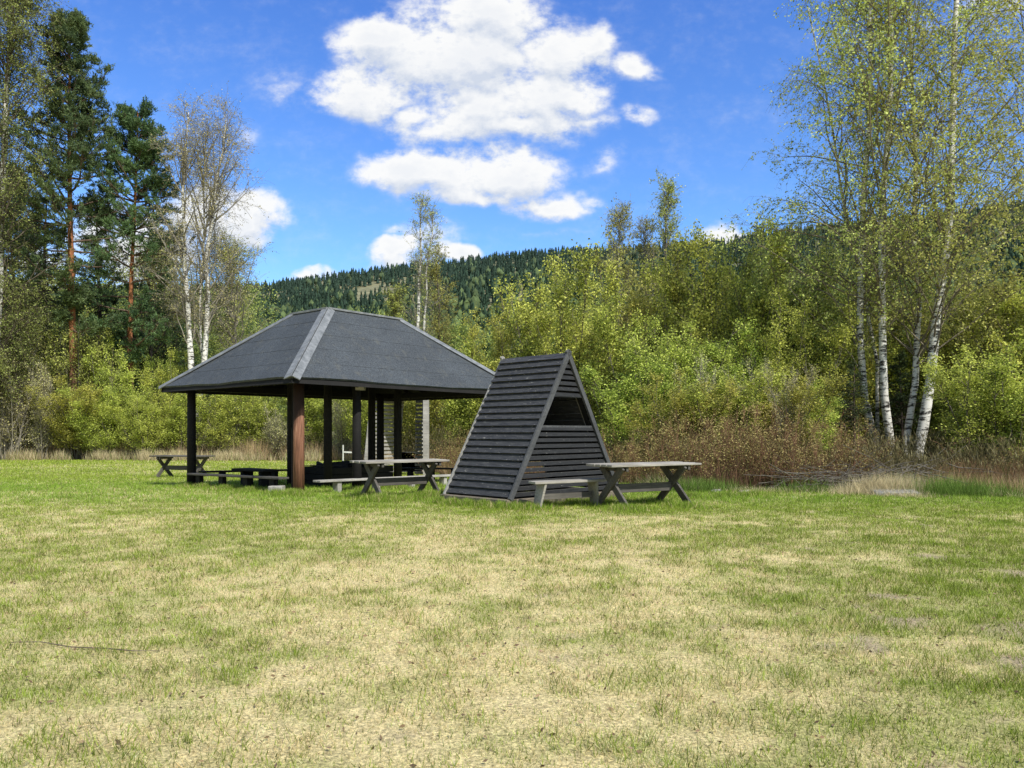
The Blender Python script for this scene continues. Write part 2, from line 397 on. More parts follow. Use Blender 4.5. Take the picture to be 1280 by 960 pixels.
lo_ell = lambda q: .35+.9*np.sin(np.clip(q, 0, 1)*PI*.92+.12)
PR = {}
def bushspec(h, **k):
    d = dict(h=h, stems=18, r=.035, lean=.42, base=.35, n1=17, l1=1.2, a1=.55, n2=6, l2=.6, nl=15, ls=.085, ll=.075, lw=.045, t=(.12, .99), u1=.14, u2=.06, r1=.011, r2=.0045, sides=5, prof=lambda q: 1.0-.55*q)
    d.update(k); return d
for i in range(4): PR['willow%d' % i] = plant_protos('willow', 10+i, bushspec(6, stems=16+i*2, nl=17), MT['grey_bark'], MT['mid_twig'], MT['leaf_willow'])
for i in range(3): PR['alder%d' % i] = plant_protos('alder', 30+i, bushspec(6, stems=15, nl=17, lean=.36, ll=.08, lw=.055), MT['grey_bark'], MT['twig'], MT['leaf_alder'])
for i in range(2): PR['olive%d' % i] = plant_protos('olive', 50+i, bushspec(6, stems=13, nl=11, lean=.25, hv=(.6, 1.05), ll=.075, lw=.045), MT['grey_bark'], MT['twig'], MT['leaf_olive'])
for i in range(2): PR['twiggy%d' % i] = plant_protos('twiggy', 60+i, bushspec(6, stems=20, nl=4, lean=.3, r1=.014, r2=.008, ll=.08, lw=.045), MT['pale_twig'], MT['pale_twig'], MT['bud_pale'])
for i in range(3): PR['redtwig%d' % i] = plant_protos('redtwig', 70+i, bushspec(2.2, stems=40, base=1.1, r=.010, lean=.3, n1=8, l1=.55, n2=4, l2=.28, nl=3, ll=.045, lw=.028, r1=.0045, r2=.0028, a1=.5, hv=(.3, 1.1)), MT['red_twig'], MT['red_twig'], MT['bud_brown'])

# ---------------------------------------------------------------- setting: ground sheet
def axis(segs):
    out = []
    for a, b, st in segs: out += list(np.arange(a, b, st))
    out.append(segs[-1][1]); return np.array(out)
xs = axis([(-4000, -400, 400), (-400, -60, 20), (-60, -16, 1.1), (-16, 16, .14), (16, 60, 1.1), (60, 400, 20), (400, 4000, 400)])
ys = axis([(-300, -20, 40), (-20, 1, 1.5), (1, 20, .1), (20, 46, .35), (46, 140, 4), (140, 1000, 60), (1000, 6000, 500)])
GX, GY = np.meshgrid(xs, ys)
def lawn_fields(x, y):
    """returns straw, soil, lush fields 0..1 on world x,y"""
    big = fbm(x*.22, y*.30, 1, 4); mid = fbm(x*1.1, y*1.3, 2, 4); fine = fbm(x*4, y*4, 3, 3)
    dry_zone = sstep(13.2, 9.5, y+(fbm(x*.3, y*.1, 8, 2)-.5)*4)
    left_dry = .25*sstep(-4, -9, x)*sstep(22, 14, y)
    right_green = .33*sstep(1.0, 4.5, x-(y-4)*.22)
    straw = .30+.40*dry_zone+left_dry-right_green*dry_zone+(big-.5)*.6+(mid-.5)*.75+(fine-.5)*1.0+(fbm(x*11, y*11, 15, 2)-.5)*.55
    straw = straw+.15*sstep(20, 40, y)*(big-.3)
    soil = sstep(.63, .76, fbm(x*2.3+3, y*2.1+7, 21, 5)*.75+.25*fbm(x*9, y*9, 27, 3)+.12*sstep(.8, 2.8, x-.2*y+.6)*sstep(9, 4, y)*(.7+1.5*fbm(x*.6, y*.6, 91, 2))-.05*sstep(9, 12, y)-.09*sstep(2.2, .6, x))
    return np.clip(straw, 0, 1), soil
GREEN = np.array([.29, .385, .06]); LUSH = np.array([.21, .36, .055]); STRAW = np.array([.94, .775, .40]); SOIL = np.array([.50, .40, .26]); LITTER = np.array([.16, .12, .07])
def ground_color(x, y):
    straw, soil = lawn_fields(x, y); c = GREEN*.85*(1-straw[..., None])+STRAW*.92*straw[..., None]
    c = c*(1-soil[..., None])+SOIL*soil[..., None]
    e = sstep(-.3, .5, y-edge_d(x, y))[..., None]
    c = c*(1-e)+LITTER*(.6+.8*fbm(x*2, y*2, 44, 3))[..., None]*e
    far = sstep(60, 110, y)[..., None]
    return c*(1-far)+np.array([.05, .07, .03])*far
Z = zg(GX, GY); V = np.stack([GX, GY, Z], -1).reshape(-1, 3); nx, ny = len(xs), len(ys)
ii = np.arange(nx*ny).reshape(ny, nx); F = np.stack([ii[:-1, :-1], ii[:-1, 1:], ii[1:, 1:], ii[1:, :-1]], -1).reshape(-1, 4)
m, nt, out = mat('lawn_soil'); vc = N(nt, 'ShaderNodeVertexColor', layer_name='col').outputs[0]; co = coords(nt)
n1 = noise(nt, co, 55, 6, .8); col = mix(nt, .9, vc, ramp(nt, n1, [(.36, (.22, .22, .22)), (.5, (.8, .8, .8)), (.66, (1.6, 1.6, 1.6))]), 'MULTIPLY')
principled(nt, out, col, .95, bump(nt, n1, .7, .03), .1)
g = link('ground', np_mesh('ground', V, F, m, {'col': ground_color(V[:, 0], V[:, 1])}, True)); tag(g, kind='structure')

# ---------------------------------------------------------------- lawn blades (uncountable: one object)
def blades(rs, X, Y, h, w, col, lean=.5, z=None, droop=None):
    K = len(X); a = rs.uniform(0, 2*PI, K); b = rs.uniform(0, 2*PI, K); ln = lean*rs.uniform(.2, 1.4, K)
    B = np.stack([X, Y, (zg(X, Y) if z is None else z)-.004], 1)
    side = np.stack([np.cos(b), np.sin(b), np.zeros(K)], 1)*(w/2)[:, None]
    dr = np.stack([np.cos(a)*ln, np.sin(a)*ln, np.ones(K)], 1); dr = nrm(dr)*h[:, None]
    V = np.stack([B-side, B+side, B+dr], 1).reshape(-1, 3); F = np.arange(K*3).reshape(K, 3)
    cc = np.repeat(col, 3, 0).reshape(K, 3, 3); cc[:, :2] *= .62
    return V, F, cc.reshape(-1, 3)
rs = np.random.RandomState(3)
yy = np.linspace(2.0, 44, 800); dens = np.interp(yy, [2, 5, 8, 12, 16, 22, 30, 44], [8000, 7600, 5200, 2800, 1700, 700, 320, 170]); w = dens*(1.4*yy+2)
cdf = np.cumsum(w); tot = int(cdf[-1]*(yy[1]-yy[0])); cdf /= cdf[-1]
print('blades', tot)
Y = np.interp(rs.uniform(0, 1, tot), cdf, yy); X = rs.uniform(-1, 1, tot)*(.7*Y+1)
straw, soil = lawn_fields(X, Y); e = edge_d(X, Y)
keep = (Y < e+.3)&(rs.uniform(0, 1, tot) > soil*.75)
X, Y, straw = X[keep], Y[keep], straw[keep]; K = len(X)
isS = rs.uniform(0, 1, K) < (.14+.74*straw)
var = rs.uniform(.45, 1.4, (K, 1)); gcol = GREEN*(1-rs.uniform(0, 1, (K, 1))*.3)+np.array([.30, .34, .04])*rs.uniform(0, .5, (K, 1))
lush = sstep(12.5, 15, Y)*sstep(27, 18, Y); gcol = gcol*(1-lush[:, None]*.5)+LUSH*1.15*lush[:, None]*.5
scol = STRAW*rs.uniform(.6, 1.25, (K, 1))+np.array([.04, .0, -.02])*rs.normal(0, 1, (K, 1))
col = np.where(isS[:, None], scol, gcol*var)
clum = (.55+.9*fbm(X*14, Y*14, 73, 2))*np.interp(Y, [4, 14], [1, 1]); col = col*clum[:, None]*np.interp(Y, [9, 15, 44], [1.0, 1.18, 1.3])[:, None]
wid = np.interp(Y, [2, 6, 12, 20, 44], [.0035, .0045, .007, .012, .028])*rs.uniform(.7, 1.4, K)
tuft = fbm(X*2.5, Y*2.5, 71, 3)
hh = rs.uniform(.018, .05, K)*np.where(isS, .8, 1.2)*(.25+1.7*fbm(X*7, Y*7, 75, 3))*(.5+1.0*tuft)*np.interp(Y, [2, 13, 16, 44], [1, 1.0, 1.5, 1.6])
lean = np.where(isS, 2.2, .75)
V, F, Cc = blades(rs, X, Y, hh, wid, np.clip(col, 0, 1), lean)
parts = [(V, F, Cc)]
# longer unmown grass at the feet of posts, tables and the hut
spots = []
def long_grass(x, y, r, n, h=.13): spots.append((x, y, r, n, h))

# pavilion frame of reference: u runs along the left side, v along the right side
NC = np.array([-4.44, 15.5]); ADIR = np.array([-.772, .636]); BDIR = np.array([.636, .772])
WU, LV = 5.5, 7.6
def uv(u, v, z=0.0):
    q = NC+ADIR*u+BDIR*v; return np.array([q[0], q[1], z])
def uvg(u, v, dz=0.0):
    q = NC+ADIR*u+BDIR*v; return np.array([q[0], q[1], float(zg(q[0], q[1]))+dz])
EZ, TZ = 2.43, 4.27

# ---- pavilion
pav = empty('pavilion', tuple(uvg(WU/2, LV/2)), 0, 'open timber pavilion with a black felt hipped roof on dark posts', 'pavilion')
E = [uv(0, 0, EZ), uv(WU, 0, EZ-.01), uv(WU, LV, EZ), uv(0, LV, EZ)]
T = [uv(1.95, 2.35, TZ), uv(3.45, 2.35, TZ), uv(3.45, 4.75, TZ), uv(1.95, 4.75, TZ)]
rf = MB(); NS = 5; und = MB()
for s in range(4):
    a0, a1, b0, b1 = E[s], E[(s+1) % 4], T[s], T[(s+1) % 4]
    nn = np.cross(a1-a0, b0-a0); nn /= np.linalg.norm(nn)
    if nn[2] < 0: nn = -nn
    sag = .03
    for k in range(NS):
        f0, f1 = k/NS, (k+1)/NS+.012
        M = 10; lo = []; hi = []
        for j in range(M+1):
            q = j/M; l = (a0*(1-q)+a1*q); r_ = (b0*(1-q)+b1*q)
            w_ = .025*math.sin(q*9+s*2.1)+.015*math.sin(q*21+s)   # felt edge is a little wavy
            p0 = l*(1-f0)+r_*f0; p1 = l*(1-f1)+r_*f1
            if k == 0: p0 = p0+np.array([0, 0, w_*.6])
            dip = -sag*math.sin(PI*min(1, f0+.2))
            lo.append(p0+nn*(.007)+np.array([0, 0, dip])); hi.append(p1+nn*.002+np.array([0, 0, -sag*math.sin(PI*min(1, f1+.2))]))
        vs = lo+hi; base = [v-nn*(.05 if k == 0 else .02) for v in lo]; n1_ = M+1
        rf.add(vs+base, [(j, j+1, n1_+j+1, n1_+j) for j in range(M)]+[(2*n1_+j, 2*n1_+j+1, j+1, j) for j in range(M)])
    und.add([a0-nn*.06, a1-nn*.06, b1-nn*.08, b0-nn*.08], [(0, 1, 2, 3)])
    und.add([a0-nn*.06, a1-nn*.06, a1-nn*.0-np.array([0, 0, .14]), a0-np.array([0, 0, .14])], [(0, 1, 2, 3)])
roof = rf.build('roof', MT['felt'], pav)
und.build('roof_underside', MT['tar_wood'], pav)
for s in range(4):
    a, b = E[s], T[s]; hp = MB(); ln = (b-a)
    for side in (0, 1):
        o = E[(s+(1 if side else 3)) % 4]; d = (o-a)/np.linalg.norm(o-a); w = .17
        nn = np.cross(b-a, o-a); nn /= np.linalg.norm(nn); nn = nn if nn[2] > 0 else -nn
        a_, b_ = a-ln*.01+nn*.035, b+ln*.012+nn*.035
        pd = d-(ln/np.linalg.norm(ln))*np.dot(d, ln/np.linalg.norm(ln)); pd /= np.linalg.norm(pd)
        q = [a_, b_, b_+pd*w-nn*.005, a_+pd*w-nn*.005]
        hp.add(q+[x-nn*.02 for x in q], [(0, 1, 2, 3), (4, 5, 6, 7), (0, 1, 5, 4), (1, 2, 6, 5), (2, 3, 7, 6), (3, 0, 4, 7)])
    hp.build('hip_strip', MT['flash'], roof)
cap = MB()
for s in range(4):
    cap.beam(T[s]+np.array([0, 0, .02]), T[(s+1) % 4]+np.array([0, 0, .02]), .10, .05)
cap.build('ridge_strip', MT['flash'], roof, bevel=.005)
cp = MB(); cp.hexa([t+np.array([0, 0, -.03]) for t in T], [t*.9+sum(T)/4*.1+np.array([0, 0, .02]) for t in T]); cp.build('roof_top', MT['tar_wood'], pav)
bm_ = MB()
for (p, q) in (((.5, .5), (WU-.5, .5)), ((.5, LV-.6), (WU-.5, LV-.6)), ((.5, .5), (.5, LV-.6)), ((WU-.5, .5), (WU-.5, LV-.6))):
    bm_.beam(uv(*p, EZ-.02), uv(*q, EZ-.02), .13, .16)
for q in np.linspace(.9, WU-.9, 6):
    bm_.beam(uv(q, .08, EZ-.1), uv(1.95+(q-.9)/(WU-1.8)*1.5, 2.3, TZ-.14), .06, .12); bm_.beam(uv(q, LV-.08, EZ-.1), uv(1.95+(q-.9)/(WU-1.8)*1.5, 4.8, TZ-.14), .06, .12)
for q in np.linspace(.9, LV-.9, 8):
    bm_.beam(uv(.08, q, EZ-.1), uv(1.9, 2.35+(q-.9)/(LV-1.8)*2.4, TZ-.14), .06, .12); bm_.beam(uv(WU-.08, q, EZ-.1), uv(3.5, 2.35+(q-.9)/(LV-1.8)*2.4, TZ-.14), .06, .12)
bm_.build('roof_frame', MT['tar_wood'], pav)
def post(u, v, r, top, mt, seed, label=None):
    b = MB(); p = uvg(u, v, -.1); t = uv(u, v, top); b.cyl([p, p*.5+t*.5, t], [r*1.06, r, r*.93], 16, seed)
    o = b.build('post', mt, pav, smooth=True)
    if label: o['label'] = label
    return o
# near corner post: debarked reddish log, roof shade painted on its upper part
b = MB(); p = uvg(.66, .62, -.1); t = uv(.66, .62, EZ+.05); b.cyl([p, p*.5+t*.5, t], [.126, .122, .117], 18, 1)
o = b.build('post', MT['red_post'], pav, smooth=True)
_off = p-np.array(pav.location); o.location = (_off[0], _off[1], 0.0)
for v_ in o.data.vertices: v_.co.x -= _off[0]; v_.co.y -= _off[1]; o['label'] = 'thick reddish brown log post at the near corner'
b = MB(); b.beam(p+np.array([-.135, .05, .02]), t+np.array([-.126, .05, -.1]), .035, .12, (0, 1, 0)); b.build('post_board', MT['tar_wood'], pav)
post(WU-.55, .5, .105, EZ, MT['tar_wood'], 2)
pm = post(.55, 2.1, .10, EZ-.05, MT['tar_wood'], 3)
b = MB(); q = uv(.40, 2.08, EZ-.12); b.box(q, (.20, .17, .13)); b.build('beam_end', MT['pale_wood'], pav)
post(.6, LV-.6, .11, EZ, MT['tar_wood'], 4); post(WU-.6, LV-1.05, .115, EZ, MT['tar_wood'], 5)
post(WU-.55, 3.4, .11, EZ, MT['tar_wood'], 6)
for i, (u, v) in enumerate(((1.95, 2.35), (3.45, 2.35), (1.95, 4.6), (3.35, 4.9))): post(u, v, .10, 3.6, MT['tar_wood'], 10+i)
# ---- fire pit under the roof
fp = empty('fire_pit', tuple(uvg(2.7, 3.6)), 0, 'low dark timber fire box in the middle of the pavilion floor', 'fire pit')
z0 = float(zg(-5, 20))
for (u0, v0, u1, v1) in ((2.05, 2.55, 3.35, 2.55), (2.05, 4.45, 3.35, 4.45), (2.05, 2.5, 2.05, 4.5), (3.35, 2.5, 3.35, 4.5)):
    b = MB()
    for k in range(3): b.beam(uv(u0, v0, z0+.09+k*.17), uv(u1, v1, z0+.09+k*.17), .09, .16)
    b.build('side_wall', MT['tar_wood'], fp, bevel=.008)
b = MB(); random.seed(4)
for k in range(9):
    c = uv(2.3+random.random()*.8, 2.8+random.random()*1.4, z0+.50+random.random()*.06); an = random.random()*3
    b.cyl([c-np.array([math.cos(an)*.35, math.sin(an)*.35, 0]), c+np.array([math.cos(an)*.35, math.sin(an)*.35, .05])], [.06, .05], 8, k)
b.build('charred_log', MT['char'], fp)
b = MB()
for k in range(8): b.beam(uv(2.05, 2.6+k*.26, z0+.545), uv(3.35, 2.6+k*.26, z0+.545), .015, .015)
b.build('grate', MT['steel'], fp)
# ---- benches round the pavilion
def bench_run(u0, v0, u1, v1, label, n=3, top='tar_wood', h=.30, leg='tar_wood', w=.26):
    p0, p1 = uvg(u0, v0), uvg(u1, v1)
    e = empty('plank_bench', tuple((p0+p1)/2), 0, label, 'bench', 'fixed plank benches round the pavilion')
    b = MB(); sd = np.array([p1[1]-p0[1], p0[0]-p1[0], 0]); sd /= np.linalg.norm(sd)
    for k in (-1, 1): b.beam(p0+sd*k*w*.26+[0, 0, h], p1+sd*k*w*.26+[0, 0, h], w*.48, .045)
    b.build('seat', MT[top], e, bevel=.006)
    for k in range(n):
        f = .1+.8*k/(n-1); c = p0*(1-f)+p1*f; g_ = float(zg(c[0], c[1])); b = MB()
        b.beam([c[0], c[1], g_-.1], [c[0], c[1], c[2]*0+p0[2]*(1-f)+p1[2]*f+h-.024], .18, .11, (BDIR[0], BDIR[1], 0)); b.build('leg', MT[leg], e, bevel=.006)
    return e
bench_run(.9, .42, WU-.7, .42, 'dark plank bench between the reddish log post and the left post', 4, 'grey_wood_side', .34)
bench_run(.42, .9, .42, LV-1.2, 'bench with a sunlit pale plank behind the middle picnic table', 5, 'pale_wood', .27, 'pale_wood')
bench_run(WU-.45, .8, WU-.45, LV-1, 'dark plank bench along the far left side of the pavilion', 4, 'tar_wood', .38)
bench_run(1.0, LV-.5, WU-1, LV-.5, 'dark plank bench along the back side of the pavilion', 4, 'tar_wood', .38)
# small table inside on block legs
tb = empty('low_table', tuple(uvg(3.9, 1.6)), 0, 'low dark table on block legs inside the pavilion by the left bench', 'table')
b = MB(); zt = float(zg(-6, 18)); b.beam(uv(3.0, 1.5, zt+.40), uv(4.4, 1.5, zt+.40), .5, .05); b.build('tabletop', MT['tar_wood'], tb, bevel=.006)
for u in (3.3, 4.1):
    b = MB(); b.beam(uv(u, 1.5, zt-.1), uv(u, 1.5, zt+.374), .12, .30, (BDIR[0], BDIR[1], 0)); b.build('leg', MT['tar_wood'], tb, bevel=.01)
b = MB(); c = uvg(1.02, .32, .09); b.hexa([c+[-.17, -.1, -.13], c+[.15, -.13, -.13], c+[.17, .1, -.13], c+[-.15, .13, -.13]], [c+[-.16, -.1, .09], c+[.14, -.12, .08], c+[.16, .1, .10], c+[-.14, .12, .09]])
o = b.build('concrete_block', MT['stone'], None, bevel=.015, loc=tuple(c)); tag(o, 'pale concrete block on the grass left of the reddish log post', 'block')

# ---- picnic tables
def picnic_table(loc, rz, label, seed, length=1.9, wood='grey_wood', side='grey_wood_side'):
    rd = random.Random(seed); e = empty('picnic_table', loc, rz, label, 'picnic table', 'cross legged picnic tables on the lawn')
    b = MB(); W_ = .76; n = 5; pw = W_/n
    for k in range(n):
        y = -W_/2+pw*(k+.5); dx = rd.uniform(-.02, .03)
        b.hexa([(-length/2+dx, y-pw*.47, .71), (length/2+dx, y-pw*.47, .71+rd.uniform(-.006, .006)), (length/2+dx, y+pw*.47, .71), (-length/2+dx, y+pw*.47, .71)],
               [(-length/2+dx, y-pw*.47, .752), (length/2+dx, y-pw*.47, .752+rd.uniform(-.004, .006)), (length/2+dx, y+pw*.47, .752+rd.uniform(-.004, .004)), (-length/2+dx, y+pw*.47, .752)])
    b.build('tabletop', MT[wood], e, world=False, bevel=.006)
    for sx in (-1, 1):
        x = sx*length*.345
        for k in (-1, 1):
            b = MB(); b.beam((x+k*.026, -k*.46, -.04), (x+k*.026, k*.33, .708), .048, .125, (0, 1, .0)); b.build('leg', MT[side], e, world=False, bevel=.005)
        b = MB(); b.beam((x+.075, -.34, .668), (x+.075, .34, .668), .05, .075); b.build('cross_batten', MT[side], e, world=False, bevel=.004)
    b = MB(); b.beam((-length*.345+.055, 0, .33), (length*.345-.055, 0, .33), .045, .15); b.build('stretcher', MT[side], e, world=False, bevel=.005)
    return e
picnic_table((-2.22, 15.35, float(zg(-2.2, 15.3))), math.radians(36), 'grey cross legged picnic table in front of the pavilion, left of the slatted hut', 1, 1.85)
picnic_table((2.28, 13.35, float(zg(2.3, 13.3))-.01), math.radians(29), 'grey picnic table with crossed legs just right of the slatted hut', 2, 1.95)
picnic_table((-11.25, 26.2, float(zg(-11.25, 26.2))), math.radians(-14), 'small dark picnic table far out on the lawn behind the left pavilion post', 3, 2.05, 'grey_wood_side')
# separate low bench by the hut
bn = empty('trestle_bench', (.95, 13.05, float(zg(.9, 13))), math.radians(30), 'low grey bench with splayed board leg in front of the slatted hut', 'bench')
b = MB()
for k in (-1, 1): b.beam((-.72+.02*k, k*.075, .44), (.74, k*.078, .445), .14, .042)
b.build('seat', MT['grey_wood'], bn, world=False, bevel=.005)
for sx in (-1, 1):
    b = MB(); b.add([(sx*.60-.022, -.06, -.03), (sx*.60-.022, .14, -.03), (sx*.52-.022, .14, .418), (sx*.52-.022, -.13, .418), (sx*.60+.022, -.06, -.03), (sx*.60+.022, .14, -.03), (sx*.52+.022, .14, .418), (sx*.52+.022, -.13, .418)], [(0,1,2,3),(7,6,5,4),(0,1,5,4),(1,2,6,5),(2,3,7,6),(3,0,4,7)])
    b.build('leg', MT['grey_wood'], bn, world=False, bevel=.004)
b = MB(); b.beam((-.5, 0, .2), (.5, 0, .2), .03, .09); b.build('stretcher', MT['grey_wood_side'], bn, world=False)

# ---- slatted A shaped hut
HB = np.array([-.02, 13.0]); HG = np.array([2.02, 2.02]); HGL = float(np.linalg.norm(HG)); gd = HG/HGL; ld = np.array([-gd[1], gd[0]]); HD = 1.62; ZB = .17; HZ = 2.74
def hp_(s, l, z):   # s across the gable 0..1, l along the ridge in m
    q = HB+HG*s+ld*l; return np.array([q[0], q[1], z])
hut = empty('slatted_hut', tuple(hp_(.5, HD/2, 0)), 0, 'triangular hut clad in worn black horizontal slats with an opening in its gable', 'hut')
R_ = .5
for (s0, nm) in ((0, 'left'), (1, 'right')):
    b = MB(); n = 21; sgn = 1 if s0 == 0 else -1
    out_ = np.array([-gd[0]*sgn, -gd[1]*sgn, 0])*.88+np.array([0, 0, .47])
    for k in range(n):
        f0, f1 = k/n, (k+1.10)/n; rd = random.Random(k+50*s0)
        ends = [(-.015-rd.uniform(0, .02)), HD+.01+rd.uniform(0, .045)]
        pt = lambda f, l, off: hp_(s0+sgn*.5*f, l, ZB+(HZ-ZB)*f)+out_*off
        if f1 > 1: f1 = 1
        a = [pt(f0, ends[0], .054), pt(f0, ends[1], .054+rd.uniform(-.006, .006)), pt(f1, ends[1], .012), pt(f1, ends[0], .012)]
        c = [pt(f0, ends[0], .026), pt(f0, ends[1], .026), pt(f1, ends[1], -.006), pt(f1, ends[0], -.006)]
        b.hexa(c, a)
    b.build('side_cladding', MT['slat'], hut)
def gable(l0, sg, gaps, nm):
    b = MB(); z = ZB+.06; k = 0; up = False
    while z < HZ-.12:
        f = (z-ZB)/(HZ-ZB); s0, s1 = .5*f+.01, 1-.5*f-.01
        skip = nm == 'front' and 1.42 < z < 1.93
        if not skip:
            rd = random.Random(int(z*1000)); tl = rd.uniform(-.006, .006); y0 = l0-.012*sg; hgt = .066 if gaps else .10
            a = hp_(s0, y0, z-hgt/2); c = hp_(s1, y0, z-hgt/2+tl); t2 = hp_(s1, y0+.014*sg, z+hgt/2+tl); t1 = hp_(s0, y0+.014*sg, z+hgt/2)
            dd = np.array([ld[0], ld[1], 0])*.034*(-sg)
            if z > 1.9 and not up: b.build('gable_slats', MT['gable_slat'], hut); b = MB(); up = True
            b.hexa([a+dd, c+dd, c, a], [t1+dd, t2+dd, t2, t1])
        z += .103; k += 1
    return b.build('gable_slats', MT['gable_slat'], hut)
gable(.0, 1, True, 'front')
b = MB(); z = ZB+.05
while z < HZ-.1:
    f = (z-ZB)/(HZ-ZB); hgt = .066 if z < 1.15 else .105
    b.beam(hp_(.5*f+.01, HD, z), hp_(1-.5*f-.01, HD, z), .024, hgt); z += .103
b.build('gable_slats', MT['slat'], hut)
for (s0, l) in ((0, -.02), (1, -.02), (0, HD+.02), (1, HD+.02)):
    b = MB(); sg = 1 if s0 == 0 else -1; nx_ = np.array([gd[0], gd[1], 0])*sg*(-.03)
    b.beam(hp_(s0-sg*.012, l+(-.03 if l < 1 else .03), ZB-.02)+nx_, hp_(.5+sg*.012, l+(-.03 if l < 1 else .03), HZ+.045)+nx_*0, .05, .095 if l < 1 else .05, (gd[0], gd[1], .0)); b.build('barge_board', MT['trim_grey'] if l < 1 else MT['trim_pale'], hut, bevel=.004)
b = MB()
for z_ in (1.40, 1.95):
    b = MB(); f = (z_-ZB)/(HZ-ZB); b.beam(hp_(.5*f+.01, -.02, z_), hp_(1-.5*f-.01, -.02, z_), .03, .035); b.build('opening_rail', MT['trim_grey'], hut)
b = MB(); b.beam(hp_(.66, .14, 1.98), hp_(.80, .12, 1.22), .03, .07, (gd[0], gd[1], 0)); b.build('loose_board', MT['grey_wood'], hut)
b = MB()
for s_ in (0.25, .75):
    for l in (.06, HD-.06): b.beam(hp_(0 if s_ < .5 else 1, l, ZB), hp_(.5, l, HZ-.03), .05, .09, (ld[0], ld[1], 0))
b.build('rafter', MT['tar_wood'], hut)
for (s0, l0, s1, l1) in ((-.03, -.06, -.03, HD+.08), (1.03, -.06, 1.03, HD+.08), (.02, -.02, .98, -.02), (.02, HD, .98, HD)):
    b = MB(); b.beam(hp_(s0, l0, .06), hp_(s1, l1, .06), .12, .20); b.build('plinth_beam', MT['plinth'], hut, bevel=.012)
b = MB(); b.hexa([hp_(.05, .1, .06), hp_(.95, .1, .06), hp_(.95, HD-.1, .06), hp_(.05, HD-.1, .06)], [hp_(.05, .1, .10), hp_(.95, .1, .10), hp_(.95, HD-.1, .10), hp_(.05, HD-.1, .10)]); b.build('floor', MT['tar_wood'], hut)

# ---- second slatted shelter, behind the pavilion
sh = empty('slatted_shelter', (-4.1, 27.6, float(zg(-4.1, 27.6))), 0, 'tall slatted shelter with pale corner posts seen through the pavilion', 'shelter')
g27 = float(zg(-4, 27.5))
def panel(p0, p1, lean0, h, mt):
    b = MB(); n = 20
    for k in range(n):
        z = g27+.12+k*(h-.2)/n; f = k/n
        o_ = np.array([lean0*f, 0, 0]); b.beam(np.array([*p0, z])+o_, np.array([*p1, z])+o_, .02, .085)
    return b.build('slat_panel', mt, sh)
panel((-5.12, 27.05), (-4.30, 28.6), .30, 3.0, MT['pale_wood']); panel((-3.45, 27.3), (-3.10, 27.05), .03, 3.0, MT['slat'])
panel((-4.3, 28.6), (-3.2, 28.6), 0, .9, MT['slat'])
for (x, y, lx, w) in ((-5.2, 27.0, .30, .12), (-3.02, 27.0, .0, .20), (-3.3, 28.6, 0, .1), (-4.28, 28.65, .2, .1)):
    b = MB(); b.beam((x, y, g27-.1), (x+lx, y, g27+2.95), w, w, (0, 1, 0)); b.build('post', MT['pale_wood'], sh, bevel=.006)
b = MB(); b.hexa([(-5.1, 26.8, 2.56), (-2.85, 26.8, 2.56), (-2.85, 28.9, 2.72), (-5.1, 28.9, 2.72)], [(-5.1, 26.8, 2.66), (-2.85, 26.8, 2.66), (-2.85, 28.9, 2.82), (-5.1, 28.9, 2.82)]); b.build('roof', MT['tar_wood'], sh, bevel=.01)

# ---- small things
mp = empty('marker_post', tuple(P(429, 36)), 0, 'thin white marker post with a short arm on the far lawn', 'post')
q = P(429, 36); b = MB(); b.beam(q+[0, 0, -.1], q+[0, 0, .95], .05, .05, (0, 1, 0)); b.build('pole', MT['white_paint'], mp)
b = MB(); b.beam(q+[.03, 0, .62], q+[.40, 0, .60], .04, .07); b.build('arm', MT['white_paint'], mp)
def rock(name, px, d, r, flat, label, mt='stone', seed=0):
    import bmesh
    c = P(px, d); bm = bmesh.new(); bmesh.ops.create_icosphere(bm, subdivisions=3, radius=1); rs_ = np.random.RandomState(seed)
    for v in bm.verts:
        n_ = float(fbm(v.co.x*1.7+5+seed, v.co.y*1.7+v.co.z*2.3+9, seed, 3)); k = r*(.7+.7*n_); v.co.x *= k*1.3; v.co.y *= k; v.co.z *= k*flat
    me = bpy.data.meshes.new(name); bm.to_mesh(me); bm.free(); me.materials.append(MT[mt]); o = link(name, me, None, tuple(c+[0, 0, r*flat*.2])); return tag(o, label, 'stone')
rock('rock', 896, 17.0, .11, .5, 'grey stone at the lawn edge right of the picnic table', seed=3)
rock('rock', 931, 16.9, .10, .45, 'small pale stone in straw at the foot of the brown thicket', seed=5)
sl = P(1120, 15.55); b = MB()
b.hexa([sl+[-.48, -.12, -.1], sl+[.46, -.16, -.1], sl+[.5, .25, -.1], sl+[-.42, .3, -.1]], [sl+[-.46, -.1, .09], sl+[.43, -.13, .08], sl+[.47, .22, .12], sl+[-.4, .28, .12]])
o = b.build('concrete_slab', MT['concrete'], None, bevel=.02, loc=tuple(sl)); tag(o, 'pale weathered concrete slab in straw below the white birches', 'slab')
# fallen twig on the lawn
b = MB(); tw = [P(12, 4.75), P(50, 4.72), P(90, 4.62), P(130, 4.6), P(165, 4.52), P(200, 4.55)]
b.cyl([q_+[0, 0, .018+.006*math.sin(i*2)] for i, q_ in enumerate(tw)], [.002, .003, .004, .004, .003, .002], 6)
o = b.build('fallen_twig', MT['twig'], None, loc=tuple(tw[2])); tag(o, 'thin dry twig lying on the yellowed lawn at the left', 'twig')
o = link('mossy_stone', bpy.data.meshes.new('x')) if False else None
